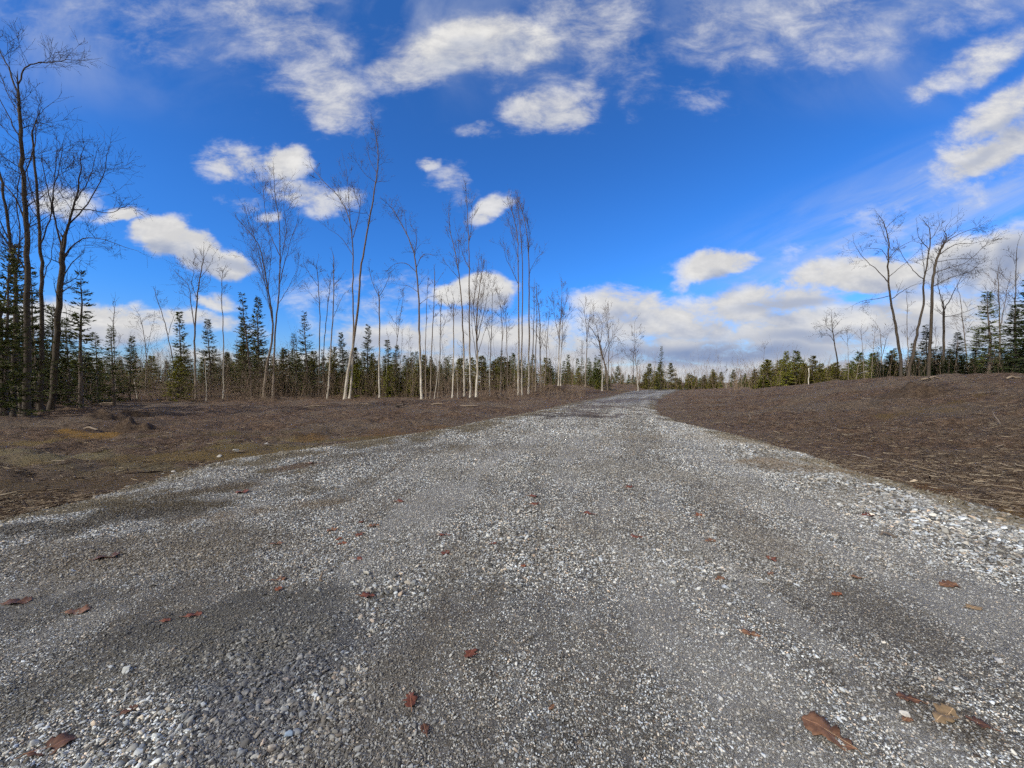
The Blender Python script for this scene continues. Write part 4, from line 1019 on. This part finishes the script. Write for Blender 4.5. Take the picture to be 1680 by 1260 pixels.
LV = [(1360,1212,.20,2.2,'oak','b','largest brown oak leaf low on the right of the gravel'),
 (1552,1186,.15,.35,'oak','t','curled tan oak leaf resting near the lower right corner'),
 (1493,1160,.10,2.6,'oak','d','dark curled leaf just left of the tan oak leaf'),
 (1490,1190,.07,.4,'oak','b','small brown leaf beneath the dark curled leaf'),
 (1610,1198,.10,2.4,'oak','d','dark shrivelled leaf right of the tan oak leaf'),
 (673,1152,.115,1.9,'maple','r','ragged red-brown leaf, nearest one left of centre'),
 (772,1077,.12,1.2,'maple','r','deep maroon leaf above and right of the nearest ragged one'),
 (697,1200,.07,2.0,'oak','d','small dark crumpled leaf below the nearest ragged red one'),
 (602,979,.125,.1,'maple','r','broad dull-red leaf left of centre in the middle gravel'),
 (731,907,.12,1.0,'maple','r','star-shaped red leaf left of the centre line'),
 (858,929,.08,.7,'oak','o','small bright orange-red leaf right on the centre line'),
 (1267,918,.13,1.5,'maple','o','bright rust-red upright leaf on the right of the gravel'),
 (1234,1048,.12,2.6,'oak','b','narrow brown leaf below the rust-red leaf at the right'),
 (587,916,.11,.1,'oak','r','flat dark-red leaf lying lengthwise above the broad dull-red one'),
 (561,890,.10,.5,'oak','o','orange-brown leaf right under the cluster of four'),
 (590,877,.12,1.2,'maple','r','red leaf in the middle of the cluster left of centre'),
 (613,862,.14,.1,'maple','b','brown upper-right leaf of the cluster left of centre'),
 (544,869,.13,.3,'maple','b','brown leaf at the upper left of the cluster'),
 (555,882,.07,.9,'oak','o','tiny orange leaf touching the cluster left of centre'),
 (592,856,.08,.9,'oak','r','tiny red leaf at the top of the cluster'),
 (453,891,.13,.3,'oak','b','brown leaf with long stalk left of the cluster'),
 (729,878,.13,.1,'oak','r','faded red leaf just above the star-shaped red leaf'),
 (809,895,.09,.5,'oak','r','small red leaf between the star-shaped one and the centre'),
 (967,846,.15,2.9,'oak','r','dark red leaf alone right of the centre'),
 (1043,883,.15,3.0,'oak','r','rusty leaf in mid gravel, two leaves left of the rust-red upright one'),
 (1147,845,.13,.2,'maple','o','small orange-red leaf farther up the right track'),
 (1166,888,.13,.2,'oak','b','brown leaf between the rusty one and the rust-red upright one'),
 (656,823,.16,.3,'oak','r','distant red-brown leaf up the gravel left of centre'),
 (877,829,.16,.1,'oak','r','lower of two distant dark red leaves on the centre track'),
 (874,818,.16,.2,'oak','r','upper of two distant dark red leaves on the centre track'),
 (1032,799,.17,.2,'oak','r','farthest tiny red leaf right of the centre track'),
 (457,951,.13,.3,'oak','b','brown leaf left of the pale splinter'),
 (456,969,.07,1.3,'maple','o','tiny rust leaf just below the brown leaf by the splinter'),
 (1265,945,.08,.5,'oak','b','small brown leaf just below the rust-red upright leaf'),
 (1181,955,.11,.4,'oak','b','pale brown leaf left of the rust-red upright leaf'),
 (1408,952,.10,2.9,'oak','b','thin brown leaf right of the rust-red upright leaf'),
 (1557,967,.15,.1,'oak','b','brown leaf lying on the coarse stone at right'),
 (1374,980,.10,.2,'oak','o','orange-brown leaf in the right track'),
 (1598,1005,.13,.0,'oak','t','dull tan leaf below the one on the coarse stone'),
 (1425,848,.16,.0,'oak','r','faded reddish leaf high on the coarse stone'),
 (125,1006,.15,.2,'oak','b','tan-brown leaf far left on the gravel'),
 (172,920,.20,.3,'oak','d','dark brown leaf higher at the far left of the gravel'),
 (24,992,.17,.3,'oak','d','dark leaf at the left margin of the gravel'),
 (315,1009,.12,.3,'oak','r','dark red leaf left of the stony pocket'),
 (268,1017,.08,.2,'oak','r','small red leaf just left of the dark red one'),
 (207,1167,.08,.8,'oak','d','small dark brown leaf in the stony pocket low left'),
 (80,1228,.16,.5,'oak','d','dark brown leaf in the lower left corner'),
 (905,1160,.05,.8,'oak','b','tiny brown leaf fragment low in the centre'),
 (508,763,.22,.2,'oak','b','rust-brown leaf near the left edge of the gravel'),
 (395,810,.20,.2,'oak','r','red leaf in the mossy strip at left')]
for a in LV: leaf(*a)

# a few large stones that stand out
def rock(px, py, s, label, tint, seed):
    x, y = gpt(px, py); rg = np.random.default_rng(seed)
    import bmesh
    bm = bmesh.new(); bmesh.ops.create_icosphere(bm, subdivisions=3, radius=.5)
    V = np.array([v.co[:] for v in bm.verts]); Fa = np.array([[v.index for v in f.verts] for f in bm.faces]); bm.free()
    for k in range(14):
        n = rg.normal(size=3); n /= np.linalg.norm(n); dd = rg.uniform(.2,.38); s_ = V@n; m = s_ > dd; V[m] -= np.outer(s_[m]-dd, n)
    V += (fbm(V[:,0]*6+V[:,2]*5, V[:,1]*6, 3, seed)[:,None]-.5)*.05
    V *= np.array([1,.75,.5])*s
    m, t, b = material('stone'); tc = t.n('ShaderNodeTexCoord'); c = t.mix(t.mr(t.noise(tc.outputs['Object'], 30, 5, .7), .35, .7), tint, tuple(v*.6 for v in tint)); lk(t, c, b.inputs['Base Color'])
    o = link('stone', mesh_np('stone', V, Fa), m); o.location = (x, y, float(hroad(np.array([x]),np.array([y]))[0])+s*.12); o.rotation_euler = (rg.uniform(-.2,.2), rg.uniform(-.2,.2), rg.uniform(0,6)); tag(o, label, 'stone')
rock(205,1108,.08,'flat pale stone, largest in the stony pocket low left',(.42,.44,.44),1)
rock(600,945,.085,'round pale speckled stone above the broad dull-red leaf',(.48,.47,.42),2)
rock(612,1013,.045,'small smooth white pebble below the broad dull-red leaf',(.62,.60,.56),3)
rock(470,1216,.055,'blue-grey flat stone low left of the nearest ragged leaf',(.28,.36,.46),4)
rock(388,743,.21,'long white boulder on the left edge of the gravel',(.55,.53,.48),5)
rock(360,749,.14,'squat pale rock left of the long white boulder',(.50,.48,.44),6)
rock(436,731,.13,'pale rock right of the long white boulder',(.48,.46,.43),7)
rock(358,762,.11,'small pale rock nearest in the left edge group',(.48,.46,.43),8)
rock(283,776,.09,'whitish lump on the left edge near the moss',(.55,.53,.5),9)
rock(1350,795-2,.20,'pale rock at the gravel edge of the right bank',(.50,.48,.44),10)
rock(1500,792,.16,'buff angular stone at the foot of the right bank',(.52,.42,.30),11)
rock(1645,858,.13,'buff stone at the right margin of the coarse stone',(.46,.36,.25),12)
rock(1640,1092,.07,'pale angular stone low at the right margin',(.45,.45,.45),13)
rock(1488,1178,.05,'small whitish stone between the dark leaves at lower right',(.6,.58,.54),14)

# ------------------------------------------------------------------ sky
w = bpy.data.worlds.new('World'); S.world = w; w.use_nodes = True
w.cycles.sampling_method = 'NONE'
SUN_EL, SUN_AZ = R(34), R(-128)      # azimuth measured from the view direction (+Y), negative = left; behind-left
t = NT(w.node_tree)
out = t.n('ShaderNodeOutputWorld'); bg = t.n('ShaderNodeBackground'); lk(t, bg.outputs[0], out.inputs[0]); bg.inputs[1].default_value = .1
sky = t.n('ShaderNodeTexSky'); sky.sky_type = 'NISHITA'; sky.sun_disc = False; sky.sun_elevation = SUN_EL; sky.sun_rotation = SUN_AZ
sky.air_density = 1.0; sky.dust_density = .3; sky.ozone_density = 3.0
tc = t.n('ShaderNodeTexCoord'); Dv = tc.outputs['Generated']
sp = t.n('ShaderNodeSeparateXYZ', ins={0: Dv})
yy = t.math('MAXIMUM', sp.outputs[1], .15)
u_ = t.math('DIVIDE', sp.outputs[0], yy); v_ = t.math('DIVIDE', sp.outputs[2], yy)
UV = t.n('ShaderNodeCombineXYZ', ins={0: u_, 1: v_}).outputs[0]
# cloud heaps: direction, extent, tilt (deg), amount
CL = [ # px, py, rx, ry, rot, amount
 (262,388,52,34,0,1.0),(318,405,66,32,-15,1.0),(375,428,52,24,-12,1.0),
 (395,268,78,29,0,.68),(470,262,43,32,0,.82),(500,312,70,25,-8,.70),(400,328,50,16,0,.45),(452,358,26,14,0,.6),(545,332,44,26,0,.66),
 (205,353,42,14,0,.85),(100,328,60,28,0,.75),
 (790,480,54,30,0,1.0),(745,488,42,20,0,.95),(770,535,110,26,0,.7),
 (742,305,32,52,10,.52),(802,346,44,18,25,.72),(712,266,22,12,10,.6),
 (770,75,120,46,5,.95),(680,110,80,36,15,.75),(850,80,80,50,0,.8),(960,40,120,90,0,.62),(900,180,90,34,0,.75),(960,165,40,50,0,.6),(785,203,40,18,0,.5),
 (880,115,130,50,0,.42),(740,50,110,30,0,.45),(520,110,110,80,-30,.6),(480,70,90,70,-30,.62),(545,150,80,70,-30,.7),(430,10,110,50,0,.6),(280,40,260,60,-10,.42),(80,20,160,50,0,.35),(570,215,40,20,0,.45),
 (1055,150,34,45,-30,.42),(1147,155,50,40,0,.42),
 (1170,50,80,70,-20,.55),(1290,40,170,60,15,.58),(1390,75,120,50,10,.55),(1560,20,200,45,5,.5),
 (1620,95,130,32,30,.75),(1530,145,55,22,15,.65),(1650,175,110,36,32,.85),(1640,240,120,34,25,.85),
 (1560,320,340,50,25,.42),(1350,400,330,28,22,.36),
 (1172,437,66,24,8,.9),(1120,460,32,16,35,.6),
 (1020,500,90,30,0,.8),(1090,530,170,48,0,.8),(1250,500,170,34,6,.8),(1350,455,90,26,12,.8),(1430,455,95,34,0,1.0),(1560,430,90,40,10,.95),(1640,430,90,55,20,.9),
 (1350,545,260,50,0,.8),(1200,575,300,30,0,.8),(1560,530,200,60,0,.85),
 (130,528,190,34,-4,.9),(300,520,130,22,-5,.75),(362,492,40,16,-10,.75),(600,500,170,60,0,.48),(690,552,170,30,0,.8),(850,560,160,40,0,.85),(700,590,900,22,0,.7),
 (560,470,60,16,20,.5),(940,585,120,30,0,.85),(1200,612,700,22,0,.85)]
def cover(vec, detail):
    acc = None
    wn = t.n('ShaderNodeTexNoise', ins={'Vector': vec, 'Scale': 4.5, 'Detail': 5.0 if detail else 3.0, 'Roughness': .6})
    wv = t.n('ShaderNodeVectorMath', operation='SUBTRACT', ins={0: wn.outputs['Color'], 1: (.5,.5,.5)}).outputs[0]
    vec2 = t.n('ShaderNodeVectorMath', operation='MULTIPLY_ADD', ins={0: wv, 1: (.16,.10,0), 2: vec}).outputs[0]
    for (px, py, rx, ry, rot, am) in CL:
        if not detail and am < .75: continue
        v3 = vec2 if acc is None else t.n('ShaderNodeVectorMath', operation='MULTIPLY_ADD', ins={0: acc, 1: (1e-6,1e-6,0), 2: vec2}).outputs[0]
        mp = t.n('ShaderNodeMapping', vector_type='TEXTURE', ins={'Vector': v3})
        mp.inputs['Location'].default_value = ((px-840)/F, (HOR-py)/F, 0); mp.inputs['Rotation'].default_value = (0, 0, R(rot)); mp.inputs['Scale'].default_value = (rx*1.4/F, ry*1.4/F, 1)
        L = t.n('ShaderNodeVectorMath', operation='LENGTH', ins={0: mp.outputs[0]}).outputs['Value']
        f = t.mr(L, 1.25, .25, 0, am)
        acc = f if acc is None else t.math('MAXIMUM', acc, f)
    return acc
ms = t.n('ShaderNodeMapping', ins={'Vector': UV}); ms.inputs['Scale'].default_value = (1.0, 1.9, 1)
nz = t.noise(ms.outputs[0], 8, 10, .66, .25)
c0 = cover(UV, True)
dens = t.math('ADD', c0, t.math('MULTIPLY', t.math('SUBTRACT', nz, .52), 1.6))
alpha = t.mix(t.mr(v_, .55, .85), t.mr(dens, .26, .74), t.mr(dens, .14, 1.02))
# wisps: partial cloud never quite opaque
alpha = t.math('MULTIPLY', alpha, t.mr(c0, .25, .85, .38, 1.0))
off = t.n('ShaderNodeVectorMath', operation='ADD', ins={0: UV, 1: (-.028, .05, 0)}).outputs[0]
c1 = cover(off, False)
ms2 = t.n('ShaderNodeMapping', ins={'Vector': off}); ms2.inputs['Scale'].default_value = (1.0, 1.9, 1)
nz1 = t.noise(ms2.outputs[0], 7, 5, .6, .3)
d1 = t.math('ADD', c1, t.math('MULTIPLY', t.math('SUBTRACT', nz1, .52), 1.3))
shade = t.mr(d1, .42, 1.5)
DKS = [(1180,578,260,20,0,.95),(1060,582,120,16,0,.9),(1290,500,120,12,8,.6),(1350,556,160,14,0,.7),(1570,440,70,26,20,.8),(1655,425,60,30,30,.85),(1490,470,60,14,10,.5),(1500,590,240,16,0,.7),(385,440,50,12,-15,.55),(790,502,60,8,0,.5),(620,560,120,14,0,.5),(120,560,140,14,0,.5),(820,575,120,12,0,.6),(1640,205,60,12,30,.5),(1600,262,60,12,30,.5)]
dk = None
dwarp = t.n('ShaderNodeVectorMath', operation='MULTIPLY_ADD', ins={0: t.n('ShaderNodeTexNoise', ins={'Vector': UV, 'Scale': 6.0, 'Detail': 5.0}).outputs['Color'], 1: (.10,.07,0), 2: UV}).outputs[0]
for (px, py, rx, ry, rot, am) in DKS:
    v3 = dwarp if dk is None else t.n('ShaderNodeVectorMath', operation='MULTIPLY_ADD', ins={0: dk, 1: (1e-6,1e-6,0), 2: dwarp}).outputs[0]
    mp = t.n('ShaderNodeMapping', vector_type='TEXTURE', ins={'Vector': v3})
    mp.inputs['Location'].default_value = ((px-840)/F+.05, (HOR-py)/F+.035, 0); mp.inputs['Rotation'].default_value = (0, 0, R(rot)); mp.inputs['Scale'].default_value = (rx/F, ry*1.2/F, 1)
    f = t.mr(t.n('ShaderNodeVectorMath', operation='LENGTH', ins={0: mp.outputs[0]}).outputs['Value'], 1.3, .2, 0, am)
    dk = f if dk is None else t.math('MAXIMUM', dk, f)
dk = t.math('MULTIPLY', dk, t.mr(nz, .35, .62, .75, 1.0))
shade = t.math('MAXIMUM', shade, dk)
light = t.mix(t.mr(nz, .4, .7), (6.5,6.5,6.6), (8.3,8.2,8.05))
ccol = t.mix(shade, light, (2.1,2.9,4.9))
gam = t.n('ShaderNodeGamma', ins={'Color': sky.outputs[0], 'Gamma': 1.0})
tintc = t.mix(t.mr(sp.outputs[2], .0, .22), (.72,.98,1.45), (.35,1.0,1.9))
skc = t.mix(1.0, gam.outputs[0], tintc, 'MULTIPLY')
skc = t.mix(t.mr(sp.outputs[2], .35, .75, 0, .45), skc, (.35,1.35,4.2))
# thin high veil sweeping up from the horizon to the right
vm = t.n('ShaderNodeMapping', vector_type='TEXTURE', ins={'Vector': UV}); vm.inputs['Location'].default_value = ((1520-840)/F, (HOR-345)/F, 0); vm.inputs['Rotation'].default_value = (0,0,R(24)); vm.inputs['Scale'].default_value = (1,1,1)
vs = t.n('ShaderNodeSeparateXYZ', ins={0: vm.outputs[0]})
m1 = t.math('MULTIPLY', t.mr(t.math('ABSOLUTE', vs.outputs[1]), .22, .02), t.mr(vs.outputs[0], -.85, -.1))
st_ = t.n('ShaderNodeCombineXYZ', ins={0: t.math('MULTIPLY', vs.outputs[0], 1.2), 1: t.math('MULTIPLY', vs.outputs[1], 9.0)})
veil = t.math('MULTIPLY', m1, t.mr(t.noise(st_.outputs[0], 1.6, 6, .6, .6), .3, .75, .05, .62))
# scattered wisps high up
hw = t.math('MULTIPLY', t.mr(v_, .62, .95), t.mr(t.noise(UV, 2.2, 7, .55, .5), .42, .75, 0, .55))
veil = t.math('MAXIMUM', veil, hw)
# unseen broken cloud behind and beside the viewer, added to neutralise blue ambient light
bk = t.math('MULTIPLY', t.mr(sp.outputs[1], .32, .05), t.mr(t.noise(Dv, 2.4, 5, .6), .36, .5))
skc = t.mix(veil, skc, (5.6,6.1,7.2))
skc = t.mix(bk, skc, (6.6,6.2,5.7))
alpha = t.math('MULTIPLY', alpha, t.mr(sp.outputs[1], .08, .2))
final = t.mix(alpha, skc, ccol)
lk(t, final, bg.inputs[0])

sun = bpy.data.lights.new('sun', 'SUN'); sun.energy = 3.8; sun.angle = R(2.5); sun.color = (1, .95, .86)
so_ = bpy.data.objects.new('sun', sun); COL.objects.link(so_)
sd = Vector((math.sin(SUN_AZ)*math.cos(SUN_EL), math.cos(SUN_AZ)*math.cos(SUN_EL), math.sin(SUN_EL)))
so_.rotation_euler = sd.to_track_quat('Z', 'Y').to_euler(); so_.location = (-20, -20, 30)

# ------------------------------------------------------------------ camera
cam = bpy.data.cameras.new('camera'); co = bpy.data.objects.new('camera', cam); COL.objects.link(co)
cam.sensor_width = 36; cam.lens = 36*F/1680; cam.clip_end = 6000; cam.clip_start = .05
co.location = (0, 0, EYE+hz(0,0)*0); co.rotation_euler = (R(90)-math.atan((630-HOR)/F), 0, 0)
S.camera = co
S.view_settings.view_transform = 'Standard'; S.view_settings.look = 'None'; S.view_settings.exposure = 0; S.view_settings.gamma = 1
S.cycles.max_bounces = 4; S.cycles.diffuse_bounces = 2; S.cycles.use_denoising = False; S.cycles.use_adaptive_sampling = True; S.cycles.adaptive_threshold = .04; S.cycles.adaptive_min_samples = 24
